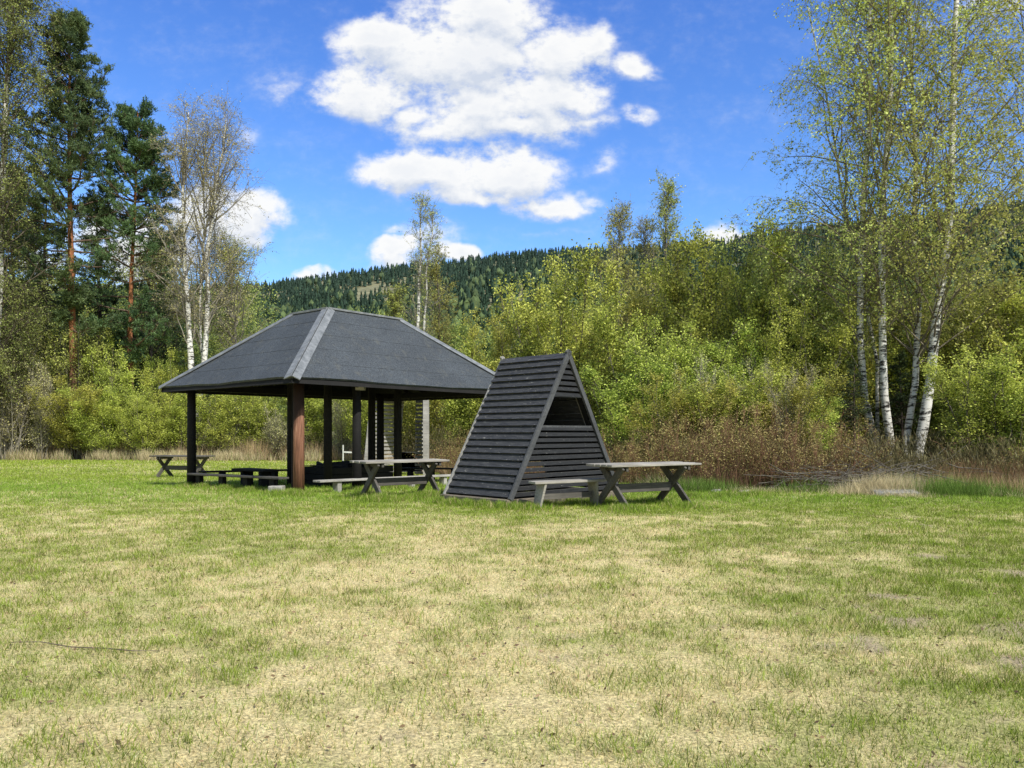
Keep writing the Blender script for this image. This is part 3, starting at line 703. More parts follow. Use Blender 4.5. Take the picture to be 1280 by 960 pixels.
# brush pile below the birches
rs2 = np.random.RandomState(8); nb = 190; c0 = P(1080, 17.4)
S = np.stack([c0[0]+rs2.normal(0, .85, nb), c0[1]+rs2.normal(0, .4, nb), np.full(nb, c0[2])+rs2.uniform(0, .45, nb)], 1)
an = rs2.normal(.15, .7, nb)+np.where(rs2.uniform(0, 1, nb) > .5, PI, 0); D = np.stack([np.cos(an), np.sin(an)*.5, rs2.normal(.05, .28, nb)], 1)
Pb = grow(rs2, S-nrm(D)*.6, D, rs2.uniform(.8, 1.9, nb), 6, 0, .1); v1, f1 = tubes(Pb, np.repeat(rs2.uniform(.004, .014, nb)[:, None], 6, 1)*np.linspace(1, .4, 6)[None], 5)
v1[:, 2] = np.maximum(v1[:, 2], zg(v1[:, 0], v1[:, 1])+.005)
o = link('brush_pile', np_mesh('brush_pile', v1-c0, f1, MT['grey_bark'], smooth=True), None, tuple(c0)); tag(o, 'heap of dry cut branches at the foot of the white birches', 'brush pile')

# ---------------------------------------------------------------- long grass + straw edges
for (u, v) in ((.66, .62), (WU-.55, .5), (.55, 2.1), (.6, LV-.6), (1, .35), (2, .35), (3, .35), (4, .35), (.3, 3), (.3, 4.2)):
    q = uv(u, v); long_grass(q[0], q[1]-.12, .42, 1500, .17)
q = uv(.4, .3); long_grass(q[0], q[1]-.1, .5, 1500, .18)
for q in ((-2.5, 14.5), (-1.7, 15.1), (-2.9, 15.3), (-1.4, 15.0), (-.6, 15.6), (0, 15.9)): long_grass(q[0], q[1], .6, 2200, .19)
for f in np.linspace(0, 1, 5):
    q = hp_(-.03, HD*f, 0); long_grass(q[0]-.1, q[1]-.15, .25, 900, .17); q = hp_(f, -.1, 0); long_grass(q[0], q[1]-.1, .3, 900, .15)
for q in ((1.86, 12.6), (3.0, 13.1), (1.5, 13.5), (2.6, 14.0), (.3, 12.75), (3.6, 15.5), (4.4, 15.7), (5, 16)): long_grass(q[0], q[1], .5, 1500, .15)
for (x, y, r, n, h) in spots:
    a = rs.uniform(0, 2*PI, n); rr = r*rs.normal(0, .6, n); X = x+rr*np.cos(a); Y = y+rr*np.sin(a)
    cl = (GREEN*.5+LUSH*.5)*rs.uniform(.55, 1.5, (n, 1))+np.array([.05, .05, 0])*rs.uniform(0, 1, (n, 1)); st = rs.uniform(0, 1, n) < .12; cl[st] = STRAW*.9
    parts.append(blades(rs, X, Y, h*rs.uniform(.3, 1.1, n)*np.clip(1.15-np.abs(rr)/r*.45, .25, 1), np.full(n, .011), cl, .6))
off = 0; VV = []; FF = []; CC = []
for V, F, Cc in parts: VV.append(V); FF.append(F+off); CC.append(Cc); off += len(V)
rsl = np.random.RandomState(12); n = 5200; Y = 2.6+12*rsl.uniform(0, 1, n)**.8; X = rsl.uniform(-1, 1, n)*(.7*Y+1)
_l = nrm(np.stack([rsl.normal(0, 1, n), rsl.normal(0, 1, n), rsl.normal(0, .25, n)], 1)); litter = leaves(rsl, np.stack([X, Y, zg(X, Y)+rsl.uniform(.008, .022, n)], 1), .028, .012, rsl.uniform(0, 1, n), _l)
_o = link('fallen_leaves', np_mesh('fallen_leaves', litter[0], litter[1], leaf_mat('fallen_leaf', (.07, .045, .025), (.42, .30, .17), .1), {'tint': litter[2]})); tag(_o, 'small dead leaves and bits of twig scattered over the lawn', 'leaves', kind='stuff')
o = link('lawn_grass', np_mesh('lawn_grass', np.vstack(VV), np.vstack(FF), MT['blade'], {'col': np.clip(np.vstack(CC), 0, 1)})); tag(o, 'mown lawn grass, green with wide straw yellow patches', 'grass', kind='stuff')
# straw and reeds where the lawn ends
def ratio_d(px): return np.interp((px-640)/960, _R, _D)
parts = []
def band(px0, px1, n, d0, d1, h0, h1, c, wid=.012, lean=.5, green=0.0, clump=1.0):
    px = rs.uniform(px0, px1, n); dd = ratio_d(px)+rs.uniform(d0, d1, n); X = (px-640)/960*dd; Y = dd
    k = fbm(X*1.2, Y*1.2, 31, 3); kp = rs.uniform(0, 1, n) < np.clip(1-clump+clump*sstep(.35, .6, k), 0, 1)
    X, Y, k = X[kp], Y[kp], k[kp]; n = len(X); cl = np.array(c)*rs.uniform(.5, 1.3, (n, 1)); gr = rs.uniform(0, 1, n) < green; cl[gr] = LUSH*rs.uniform(.5, 1.2, (gr.sum(), 1))
    parts.append(blades(rs, X, Y, rs.uniform(h0, h1, n)*(.5+k), np.full(n, wid), cl, lean))
PALE = (.80, .68, .42); RED = (.46, .28, .165); TAN = (.68, .50, .29)
band(-150, 400, 26000, -.8, 1.6, .25, .7, PALE, .025, .5, .08); band(-150, 420, 22000, .5, 3.5, .5, 1.2, TAN, .022, .35, .05)
band(400, 620, 12000, -.3, 2.5, .2, .6, TAN, .02, .6, .1); band(540, 700, 9000, -.2, 3, .2, .7, (.36, .22, .13), .014, .5, .1)
band(700, 880, 9000, -.6, 2.5, .10, .45, PALE, .010, .9, .45); band(700, 860, 6000, .3, 2.5, .25, .7, TAN, .010, .6, .15)
band(860, 1090, 16000, -.5, 1.2, .04, .20, PALE, .009, 1.4, .30, .7); band(860, 1090, 14000, .2, 2.0, .25, .75, (.30, .19, .12), .009, .6, .05)
band(1090, 1400, 20000, -.2, 2.8, .15, .50, TAN, .010, .5, .18, .8); band(1150, 1400, 16000, .8, 3.6, .25, .7, RED, .010, .4, .08, .7)
band(1090, 1400, 11000, -.7, .5, .04, .22, PALE, .008, 1.1, .45, .8)
for (px, d, n, h, c, ln) in ((1110, 16.1, 3200, .5, PALE, .8), (1085, 15.9, 1500, .3, PALE, 1.3), (1185, 15.6, 1700, .50, None, .6), (1230, 15.5, 900, .4, None, .5), (1120, 17.2, 1200, .5, None, .6), (862, 17.2, 900, .42, None, .5), (890, 17.3, 900, .36, None, .5), (1010, 16.9, 500, .38, None, .5), (1130, 15.4, 900, .2, PALE, 1.3)):
    q = P(px, d); X = q[0]+rs.normal(0, .36, n); Y = q[1]+rs.normal(0, .22, n); c_ = np.array([.21, .33, .07]) if c is None else np.array(c)
    parts.append(blades(rs, X, Y, h*rs.uniform(.35, 1.05, n), np.full(n, .010), c_*rs.uniform(.6, 1.3, (n, 1)), ln))
off = 0; VV = []; FF = []; CC = []
for V, F, Cc in parts: VV.append(V); FF.append(F+off); CC.append(Cc); off += len(V)
o = link('dry_grass', np_mesh('dry_grass', np.vstack(VV), np.vstack(FF), MT['blade'], {'col': np.clip(np.vstack(CC), 0, 1)})); tag(o, 'tall straw and reddish dead grass along the lawn edge', 'dry grass', kind='stuff')

# ---------------------------------------------------------------- shrubs
def hgt(top, d): return (540-top)/960*d+CAMZ-float(zg(0, d))
SH = [  # proto, px, d, top y, width factor, label, category
 ('twiggy0', 12, 42.5, 418, 1.0, 'pale almost leafless willow shrub at the far left lawn edge', 'shrub'),
 ('twiggy1', 52, 43, 452, .8, 'shorter pale budding shrub beside the leafless one at far left', 'shrub'),
 ('olive0', 62, 47, 384, 1.1, 'tall olive green willow below the leftmost pine', 'willow'),
 ('alder0', -18, 47, 396, 1.2, 'broad green shrub cut by the left picture edge', 'shrub'),
 ('olive1', 108, 48, 402, 1.0, 'rounded green shrub in front of the left pine trunk', 'shrub'),
 ('willow1', 150, 45, 432, .95, 'bright yellow green willow under the second pine', 'willow'),
 ('willow2', 208, 45.5, 446, .95, 'bright willow touching the left tip of the pavilion roof', 'willow'),
 ('willow3', 128, 43, 486, 1.25, 'low spreading bright green willow at the lawn edge left of the pavilion', 'willow'),
 ('willow0', 180, 43, 500, 1.2, 'low bright bush directly behind the small far picnic table', 'shrub'),
 ('alder2', 225, 43.5, 492, 1.2, 'green bush behind the left pavilion post', 'shrub'),
 ('willow1', 275, 44, 478, 1.1, 'yellow green bush between left post and reddish post', 'shrub'),
 ('willow3', 318, 44.5, 485, 1.2, 'light bush under the left eave near the reddish post', 'shrub'),
 ('twiggy0', 352, 43.5, 505, 1.0, 'grey twiggy bush just left of the reddish post', 'shrub'),
 ('alder0', 395, 44, 470, 1.2, 'bush seen between the reddish post and the next dark post', 'shrub'),
 ('twiggy1', 428, 42.5, 478, .9, 'pale twiggy shrub behind the white marker post', 'shrub'),
 ('willow2', 462, 41, 462, 1.1, 'green bush behind the tall slatted shelter, left side', 'shrub'),
 ('alder1', 510, 39, 462, 1.2, 'green bush behind the tall slatted shelter, right side', 'shrub'),
 ('willow0', 556, 37, 452, 1.2, 'bush below the right half of the pavilion eave', 'shrub'),
 ('alder2', 590, 33, 440, 1.1, 'dark green bush filling the gap between pavilion and slatted hut', 'shrub'),
 ('willow3', 628, 35, 402, 1.0, 'light willow rising over the right hip of the pavilion roof', 'willow'),
 ('willow1', 692, 33, 334, 1.15, 'tall bright willow with rounded crown above the slatted hut', 'willow'),
 ('alder0', 650, 29, 455, 1.1, 'green bush close behind the slatted hut', 'shrub'),
 ('willow2', 742, 30, 392, 1.0, 'bright bush right behind the hut gable', 'shrub'),
 ('olive0', 765, 37, 312, 1.0, 'thin crowned olive sapling behind the bright willows', 'sapling'),
 ('alder1', 792, 28.5, 372, 1.05, 'green bush above the right picnic table', 'shrub'),
 ('willow0', 838, 31, 318, 1.05, 'tall bright willow below the spindly birch top', 'willow'),
 ('willow3', 895, 29, 298, 1.1, 'high yellow green willow reaching the hill line', 'willow'),
 ('willow1', 950, 28.5, 290, 1.1, 'tallest yellow green willow, left of the white birches', 'willow'),
 ('willow2', 866, 25, 392, 1.05, 'mid high willow in front of the tall yellow green ones', 'willow'),
 ('alder2', 925, 24.5, 405, 1.1, 'dense green bush above the brown thicket', 'shrub'),
 ('willow0', 985, 24, 372, 1.0, 'light green willow just left of the birch branches', 'willow'),
 ('alder0', 1025, 28, 330, 1.1, 'tall green shrub behind the leaning thin birch', 'shrub'),
 ('alder1', 1036, 25, 430, .9, 'dark green bush left of the birch trunks', 'shrub'),
 ('olive1', 1085, 31, 345, 1.3, 'olive crown behind the pair of straight white trunks', 'sapling'),
 ('alder2', 1140, 29, 362, 1.2, 'green bush seen between the two birch clumps', 'shrub'),
 ('willow3', 1205, 28, 350, 1.1, 'yellow green shrub right of the leaning birch trunks', 'shrub'),
 ('olive0', 1240, 27, 322, 1.3, 'tall olive shrub near the right picture edge', 'shrub'),
 ('willow2', 1290, 24, 312, 1.1, 'large shrub cut by the right picture edge', 'shrub'),
 ('alder0', 1196, 26.0, 440, 1.0, 'leafy bush at the right foot of the leaning birches', 'shrub'),
 ('willow1', 1232, 20, 430, 1.1, 'rounded yellow green bush above the red dry grass', 'shrub'),
 ('alder1', 1290, 19, 418, 1.1, 'low leafy bush at the right edge above the dry grass', 'shrub'),
 ('olive0', 88, 44.3, 400, 1.1, 'olive willow covering the foot of the tallest pine', 'willow'),
 ('willow2', 915, 33, 284, 1.1, 'pale green treetop touching the hill line, behind the tall willows', 'willow'), ('willow0', 1000, 32, 306, 1.1, 'light green crown behind the birch branches, right of the tallest willow', 'willow'), ('willow3', 1062, 30, 350, 1.1, 'yellow green willow behind the straight birch trunks', 'willow'), ('willow1', 1150, 31, 345, 1.1, 'tall light willow directly behind the leaning birch trunks', 'willow'),
 ('alder2', 800, 23.5, 452, 1.1, 'low leafy bush behind the right end of the slatted hut', 'shrub'), ('willow2', 850, 21.8, 462, 1.0, 'light green bush behind the right end of the picnic table', 'shrub'), ('alder0', 905, 21.2, 455, 1.0, 'low green bush behind the brown twigs, above the grey stone', 'shrub'), ('willow1', 965, 21.0, 462, 1.0, 'low yellow green bush behind the middle of the brown thicket', 'shrub'), ('alder2', 1012, 21.0, 476, .9, 'low green bush behind the right end of the brown thicket', 'shrub'),
 ('twiggy0', 868, 21.8, 440, .5, 'slim pale stems standing up left of the brown thicket', 'shrub'), ('twiggy0', 942, 21.4, 440, .5, 'pale bare stems rising from the middle of the brown thicket', 'shrub'), ('twiggy1', 986, 20.3, 446, .5, 'short pale bare stems at the right of the brown thicket', 'shrub'),
 ('willow0', 40, 45, 455, 1.3, 'yellow green bush between the pale shrubs at far left', 'shrub'), ('willow2', 95, 43.4, 478, 1.3, 'wide low yellow green bush left of the low bright willow', 'shrub'),
 ('willow0', 1340, 23, 300, 1.2, None, 'shrub'), ('alder2', -75, 46, 380, 1.2, None, 'shrub'),
]
GRP = {'willow': 'willows along the lawn edge', 'shrub': 'shrubs along the lawn edge', 'sapling': 'olive saplings in the thicket'}
for i, (pr, px, d, top, wf, lab, cat) in enumerate(SH):
    lab = lab or {1340: 'bright shrub beyond the right picture edge', -75: 'green shrub beyond the left picture edge'}[px]
    h = hgt(top, d); k = h/6.0*(1.02 if px < 830 else .94); kw = (.55*k+.45)*wf if k > 1 else (.5+.5*k)*wf
    put_plant({'willow': 'willow_shrub', 'shrub': 'leafy_shrub', 'sapling': 'sapling'}[cat], PR[pr], P(px, d), i*2.39, (kw, kw, k), lab, cat, GRP[cat])
RT = [(778, 21.6, 1.3), (812, 20.4, 1.6), (845, 19.4, 1.7), (876, 18.8, 1.9), (905, 18.5, 1.75), (936, 18.8, 2.0), (968, 18.5, 1.8), (1000, 18.8, 1.7), (1030, 18.8, 1.6), (1060, 19.5, 1.4), (566, 28, 1.4), (596, 26.5, 1.6), (622, 25, 1.3), (1215, 18.8, 1.2), (1268, 18.2, 1.2)]
RL = ['leftmost reddish twig shrub behind the right picnic table', 'reddish twig shrub over the middle of the right picnic tabletop', 'brown twig shrub above the right end of the picnic table', 'brown leafless shrub right after the picnic table', 'tall brown twig shrub above the grey stone', 'dense brown twig shrub over the small pale stone', 'dark brown twig shrub in the middle of the thicket', 'brown twig shrub in the right half of the thicket', 'thin brown twig shrub near the brush heap', 'low brown twig shrub behind the brush heap', 'brown twig shrub below the pavilion eave, beyond the back bench', 'brown twig shrub left of the slatted hut', 'low twig shrub hidden partly by the slatted hut', 'reddish twig shrub in the dry grass right of the birches', 'reddish twig shrub in the dry grass at the right edge']
for i, (px, d, h) in enumerate(RT):
    put_plant('twig_shrub', PR['redtwig%d' % (i % 3)], P(px, d), i*1.9, (1.0, .8, h/2.2), RL[i], 'shrub', 'brown leafless twig shrubs')
# young spruces in the shade
SPs = dict(h=4, stems=1, r=.06, lean=0, base=0, n1=95, l1=1.15, a1=1.45, n2=9, l2=.36, nl=16, ls=.012, ll=.07, lw=.012, t=(.03, .98), u1=-.02, u1e=.10, u2=0, r1=.012, r2=.005, prof=lambda q: 1.12-1.0*q, needle=True, nup=.0, flat=.5, swander=.02)
PR['spruce'] = plant_protos('spruce', 90, SPs, MT['spruce_bark'], MT['spruce_bark'], MT['needle_spruce'])
for i, (px, d, h, lab) in enumerate(((1068, 23, 3.6, 'young dark spruce left of the straight birch trunk'), (1128, 25.5, 4.2, 'young dark spruce between the two birch clumps'), (1022, 25, 3.2, 'small dark spruce inside the green thicket'))):
    put_plant('young_spruce', PR['spruce'], P(px, d), i*1.3, h/4.0, lab, 'spruce', 'young spruces by the birches')

# ---------------------------------------------------------------- trees
def pth(base, pts, d, zb=-.15):
    """trunk path through points given at the base depth, relative to the base"""
    return [(0+0, 0, zb)]+[((px-base)/960*d, dy, CAMZ+(540-py)/960*d-float(zg((base-640)/960*d, d))) for (px, py, dy) in pts]
def tree(name, px, d, seed, spec, bark, twig, leaf, label, cat, group=None, rz=0):
    return put_plant(name, plant_protos(name, seed, spec, MT[bark], MT[twig], MT[leaf]), P(px, d), rz, 1.0, label, cat, group, {'foliage': 'crown'})
birch_prof = lambda q: .35+1.0*np.sin(np.clip(q*1.02, 0, 1)*PI)**.8
white = dict(h=18, n1=58, l1=3.0, a1=.75, n2=9, l2=1.3, n3=5, l3=.8, nl=8, ls=.05, ll=.078, lw=.048, t=(.36, .99), u1=.10, u1e=-.10, u2=-.10, u3=-.35, r1=.018, r2=.005, r3=.0025, flat=.2, sides=12, prof=lambda q: .55+.75*np.sin(np.clip(q, 0, 1)*PI), keep=.9)
d = 24.0
tree('birch', 1112, d, 101, dict(white, n1=54, paths=[pth(1112, [(1105, 520, 0), (1102, 450, 0), (1108, 300, .1), (1112, 150, .1), (1114, 0, 0), (1112, -120, 0)], d), pth(1112, [(1100, 585, .35), (1091, 500, .5), (1086, 380, .6), (1090, 240, .6), (1098, 100, .5), (1092, -90, .4)], d)], prad=[.14, .14]), 'birch', 'mid_twig', 'leaf_birch', 'white birch with two straight upright trunks rising behind the brush heap', 'birch', 'white trunked birches at the right')
tree('birch', 1136, d-.5, 102, dict(white, n1=54, l1=3.3, paths=[pth(1136, [(1146, 560, 0), (1160, 480, .0), (1176, 370, .1), (1190, 260, .2), (1196, 120, .2), (1206, -110, .2)], d), pth(1136, [(1140, 560, .3), (1152, 480, .5), (1164, 400, .7), (1163, 290, .8), (1160, 160, .8), (1150, 20, .6)], d)], prad=[.175, .12]), 'birch', 'mid_twig', 'leaf_birch', 'white birch with leaning trunks beside the two upright ones', 'birch', 'white trunked birches at the right')
tree('birch', 1100, d+2.5, 103, dict(white, n1=18, l1=2.4, nl=4, paths=[pth(1100, [(1098, 480, 0), (1090, 400, 0), (1070, 320, .0), (1052, 250, 0), (1035, 120, 0), (1010, 10, 0)], d+2.5)], prad=[.065]), 'birch', 'mid_twig', 'leaf_birch', 'slender birch bending to the left, behind the upright trunks', 'birch', 'white trunked birches at the right')
tree('birch', 1325, 26, 104, dict(white, n1=60, l1=3.6, nl=13, paths=[pth(1325, [(1325, 450, 0), (1318, 300, 0), (1308, 150, 0), (1295, 0, 0), (1290, -90, 0)], 26)], prad=[.14]), 'birch', 'mid_twig', 'leaf_birch', 'full leaved birch whose crown fills the top right corner', 'birch', 'white trunked birches at the right')
# thin tall birches in the middle
thin = dict(h=14, tip=.06, n1=46, l1=1.7, a1=.55, n2=6, l2=.8, n3=4, l3=.45, nl=2, ls=.03, ll=.09, lw=.05, t=(.22, .99), u1=.16, u2=.0, u3=-.1, r1=.014, r2=.007, r3=.004, flat=.2, sides=7, prof=lambda q: 1.15-.75*q, keep=.8)
d = 46.0
tree('birch', 522, d, 111, dict(thin, h=15, paths=[pth(522, [(522, 450, 0), (524, 360, 0), (527, 300, 0), (526, 256, 0)], d), pth(522, [(528, 450, .4), (531, 380, .5), (534, 320, .5), (541, 268, .4)], d)], prad=[.14, .11]), 'birch', 'pale_twig', 'leaf_birch', 'thin sparse birch standing over the pavilion ridge', 'birch')
tree('birch', 552, 48, 112, dict(thin, h=12, n1=60, l1=2.0, nl=7, paths=[pth(552, [(551, 450, 0), (548, 380, 0), (547, 325, 0)], 48)], prad=[.10]), 'grey_bark', 'twig', 'leaf_olive', 'olive leaved young birch right of the thin sparse one', 'birch')
tree('birch', 492, 52, 119, dict(thin, h=10, n1=50, l1=2.0, nl=7, paths=[pth(492, [(492, 450, 0), (494, 400, 0), (495, 368, 0)], 52)], prad=[.10]), 'grey_bark', 'twig', 'leaf_olive', 'low olive birch showing behind the roof ridge', 'birch')
tree('birch', 832, 39, 113, dict(thin, n1=60, nl=5, l1=1.5, paths=[pth(832, [(831, 450, 0), (830, 340, 0), (832, 280, 0), (831, 238, 0)], 39)], prad=[.10]), 'grey_bark', 'pale_twig', 'leaf_birch', 'spindly birch whose top stands clear above the hill', 'birch')
tree('birch', 778, 39, 114, dict(thin, n1=50, nl=3, l1=1.5, paths=[pth(778, [(776, 450, 0), (776, 340, 0), (773, 300, 0), (778, 272, 0)], 39)], prad=[.09]), 'birch', 'pale_twig', 'leaf_olive', 'thin bare topped birch left of the spindly one', 'birch')
tree('birch', 806, 41, 115, dict(thin, n1=50, nl=3, l1=1.4, paths=[pth(806, [(806, 450, 0), (808, 340, 0), (804, 285, 0)], 41)], prad=[.08]), 'grey_bark', 'pale_twig', 'leaf_olive', 'small birch between the two thin tall tops', 'birch')
# left group
bare = dict(h=20, tip=.05, n1=62, l1=2.7, a1=.45, n2=7, l2=1.2, n3=5, l3=.9, nl=4, ls=.08, ll=.09, lw=.05, t=(.25, .98), u1=.14, u1e=-.02, u2=-.02, u3=-.22, r1=.028, r2=.009, r3=.005, flat=.2, sides=8, prof=lambda q: .45+.9*np.sin(np.clip(q, 0, 1)*PI), keep=.9)
d = 45
tree('birch', 240, d, 121, dict(bare, n1=44, paths=[pth(240, [(240, 450, 0), (234, 400, 0), (230, 320, 0), (228, 230, 0), (236, 140, 0)], d), pth(240, [(252, 450, .5), (253, 380, .6), (254, 300, .7), (268, 215, .7), (278, 145, .6)], d), pth(240, [(246, 450, .9), (244, 340, .9), (248, 240, .9), (250, 160, .8)], d)], prad=[.21, .19, .10]), 'birch', 'pale_twig', 'bud_pale', 'nearly bare birch with two white trunks left of the pavilion', 'birch')
tree('birch', 296, 48, 122, dict(bare, h=12, n1=60, l1=2.6, nl=6, paths=[pth(296, [(296, 450, 0), (292, 380, 0), (290, 325, 0)], 48)], prad=[.12]), 'grey_bark', 'pale_twig', 'leaf_olive', 'round olive birch to the right of the bare birch', 'birch')
tree('birch', -8, 41, 123, dict(bare, h=26, n1=130, l1=3.9, n3=6, nl=10, ls=.10, ll=.10, lw=.06, u1e=-.15, u3=-.5, t=(.12, .99), prof=lambda q: .9*np.sin(np.clip(q*.9+.08, 0, 1)*PI)+.25, paths=[pth(-8, [(-6, 450, 0), (2, 300, 0), (6, 150, 0), (12, 50, 0), (14, -30, 0)], 41), pth(-8, [(-22, 450, 0), (-30, 300, 0), (-36, 100, 0), (-40, -40, 0)], 41)], prad=[.25, .22]), 'birch', 'twig', 'leaf_dark', 'large drooping olive green birch at the left picture edge', 'birch')
tree('birch', 190, 54, 124, dict(bare, h=12, n1=60, l1=3.0, nl=6, paths=[pth(190, [(190, 450, 0), (192, 380, 0), (190, 330, 0)], 54)], prad=[.12]), 'grey_bark', 'twig', 'leaf_olive', 'dull green tree between the second pine and the bare birch', 'tree')
def pine_meshes(seed, H, zc, crown_r, r):
    rs_ = np.random.RandomState(seed); n = 12
    st = grow(rs_, np.array([[0, 0, -.2]]), np.array([[0, 0, 1.]]), np.array([H]), n, 0, .015)
    tv, tf = tubes(st, r*np.linspace(1, .12, n)[None], 10)
    zs = []; z = zc
    while z < H-.3: zs.append(z); z += rs_.uniform(.35, .75)*(1.25 if z < H*.6 else .8)
    S = []; D = []; Ln = []
    for z in zs:
        q = (z-zc)/(H-zc); k = rs_.randint(3, 6)
        for j in range(k):
            a = rs_.uniform(0, 2*PI); rr = crown_r*(.25+.95*math.sin(min(1, (1-q)*1.02+.02)*PI*.62))*rs_.uniform(.55, 1.15)*(.35 if q < .12 and rs_.rand() < .5 else 1)
            S.append([float(np.interp(z, st[0, :, 2], st[0, :, 0])), float(np.interp(z, st[0, :, 2], st[0, :, 1])), z]); el = -.12+.75*q+rs_.normal(0, .12)
            D.append([math.cos(a)*math.cos(el), math.sin(a)*math.cos(el), math.sin(el)]); Ln.append(rr)
    S, D, Ln = np.array(S), np.array(D), np.array(Ln)
    l1 = grow(rs_, S, D, Ln, 7, up=-.02, wander=.09, upend=.16)
    S2, D2, k2, t2 = attach(rs_, l1, 10, .22, 1., .75, .25, .75); l2 = grow(rs_, S2, D2, Ln[k2]*.30*(1.2-.5*t2)*rs_.uniform(.6, 1.3, len(S2)), 5, .06, .12)
    S3, D3, k3, t3 = attach(rs_, l2, 6, .35, 1., .7, .3, .5); l3 = grow(rs_, S3, D3, rs_.uniform(.22, .5, len(S3)), 3, .18, .1)
    v1, f1 = tubes(l1, (.018+.016*Ln)[:, None]*np.linspace(1, .25, 7)[None], 5); v2, f2 = tubes(l2, np.full((len(l2), 5), .012), 3)
    X, kk = along(rs_, l3, 15, .035, .2); T_ = nrm(l3[kk, -1]-l3[kk, 0]); Dn = T_*.7+rs_.normal(0, .6, X.shape); Dn[:, 2] += .25
    tint = np.clip(.45+rs_.normal(0, .2, len(X))+(fbm(X[:, 0]+50, X[:, 2]*1.2+50+X[:, 1], seed)-.5)*.9, 0, 1)
    V, F, T = leaves(rs_, X+nrm(Dn)*.05, .17, .042, tint, Dn)
    return (tv, tf), (np.vstack([v1, v2]), np.vstack([f1, f2+len(v1)])), (V, F, T)
def pine(px, d, top, zc, cr, r, seed, label, bark='pine_bark', leaf='needle_pine'):
    t, b, f = pine_meshes(seed, hgt(top, d), zc, cr, r)
    pr = {'trunk': np_mesh('pine_trunk', *t, MT[bark], smooth=True), 'branches': np_mesh('pine_branches', *b, MT['pine_limb'], smooth=True), 'foliage': np_mesh('pine_crown', f[0], f[1], MT[leaf], {'tint': f[2]})}
    return put_plant('pine_tree', pr, P(px, d), seed, 1.0, label, 'pine', 'tall pines at the left', {'foliage': 'crown'})
pine(92, 44, 22, 7.4, 2.8, .26, 201, 'tallest pine with an orange trunk at the left')
pine(163, 46, 138, 6.0, 2.8, .22, 202, 'shorter pine right beside the tallest one')
pine(22, 54, 210, 5, 2.6, .2, 203, 'dark pine half hidden behind the drooping birch', leaf='needle_spruce')

put_plant('spruce_tree', PR['spruce'], P(128, 54), 2.0, hgt(262, 54)/4.0, 'dark spruce filling the gap between the two pines', 'spruce', 'dark spruces behind the pines')
put_plant('spruce_tree', PR['spruce'], P(55, 51), .7, hgt(240, 51)/4.0, 'dark spruce behind the drooping birch, left of the tallest pine', 'spruce', 'dark spruces behind the pines')
put_plant('spruce_tree', PR['spruce'], P(205, 56), 4.1, hgt(318, 56)/4.0, 'lower dark spruce behind the bare birch', 'spruce', 'dark spruces behind the pines')
# ---------------------------------------------------------------- wood that reads as one mass, behind the shrubs
def clump_wood(name, rows, seed, matl, label, leaf=.16):
    rs_ = np.random.RandomState(seed); VV = []; TT = []; TV = []; TF = []; off = 0
    for (px0, px1, d0, d1, t0, t1, n) in rows:
        for i in range(n):
            px = rs_.uniform(px0, px1); dd = rs_.uniform(d0, d1); f = (px-px0)/(px1-px0); top = t0+(t1-t0)*f+rs_.normal(0, 9)
            h = hgt(top, dd); base = P(px, dd); m_ = int(1500*min(1.6, h/8)); rad = h*rs_.uniform(.16, .24)
            k = 40; cc = rs_.uniform(0, 1, (k, 3)); zz = cc[:, 0]**.8; aa = cc[:, 1]*2*PI; rr = rad*np.sin(np.clip(.12+zz*.86, 0, 1)*PI)**.7*np.sqrt(cc[:, 2])
            cen = np.stack([rr*np.cos(aa), rr*np.sin(aa), h*(.12+.86*zz)], 1); q = rs_.randint(0, k, m_)
            X = cen[q]+rs_.normal(0, 1, (m_, 3))*np.array([.16, .16, .13])*rad; X += base
            tn = np.clip(rs_.normal(.35, .2, m_)+rs_.uniform(-.3, .3)+(cc[q, 2]-.5)*.3, 0, 1); V, F, T = leaves(rs_, X, leaf, leaf*.6, tn); VV.append(V); TT.append(T)
            P_ = np.array([[base, base+[0, 0, h*.5], base+[rs_.normal(0, .1), 0, h*.93]]]); v, f_ = tubes(P_, np.array([[.09, .06, .02]]), 5); TV.append(v); TF.append(f_+off); off += len(v)
    V = np.vstack(VV); me = np_mesh(name, V, np.arange(len(V)).reshape(-1, 4), matl, {'tint': np.concatenate(TT)})
    o = link(name, me); tag(o, label, 'woodland', kind='stuff')
    return o
clump_wood('woodland', [(-120, 330, 58, 74, 330, 352, 46), (330, 620, 60, 80, 402, 405, 22), (600, 900, 46, 62, 405, 360, 20), (880, 1400, 40, 56, 372, 362, 34), (-120, 330, 52, 60, 400, 430, 26), (330, 640, 50, 60, 470, 450, 22)], 300, MT['leaf_wood'], 'dull green wood standing behind the shrubs')
# undergrowth between stems
rs3 = np.random.RandomState(33); n = 150000; px = rs3.uniform(-200, 1480, n); dd = ratio_d(px)+.6+rs3.gamma(2., 1.6, n)
X = (px-640)/960*dd; k = fbm(X*.8, dd*.8, 61, 3); hh = (.35+1.9*k)*np.interp(dd, [15, 45], [.75, 1.25]); Zz = zg(X, dd)+hh*rs3.uniform(0, 1, n)
Dl = rs3.normal(0, .4, (n, 3)); Dl[:, 2] = 1; V, F, T = leaves(rs3, np.stack([X, dd, Zz], 1), .16, .014, rs3.uniform(0, 1, n), Dl)
half = n//2
o = link('undergrowth', np_mesh('undergrowth', V, F, leaf_mat('undergrowth_leaf', (.07, .055, .03), (.24, .20, .09), .2), {'tint': T})); tag(o, 'tangled brown and olive undergrowth below the shrubs', 'undergrowth', kind='stuff')

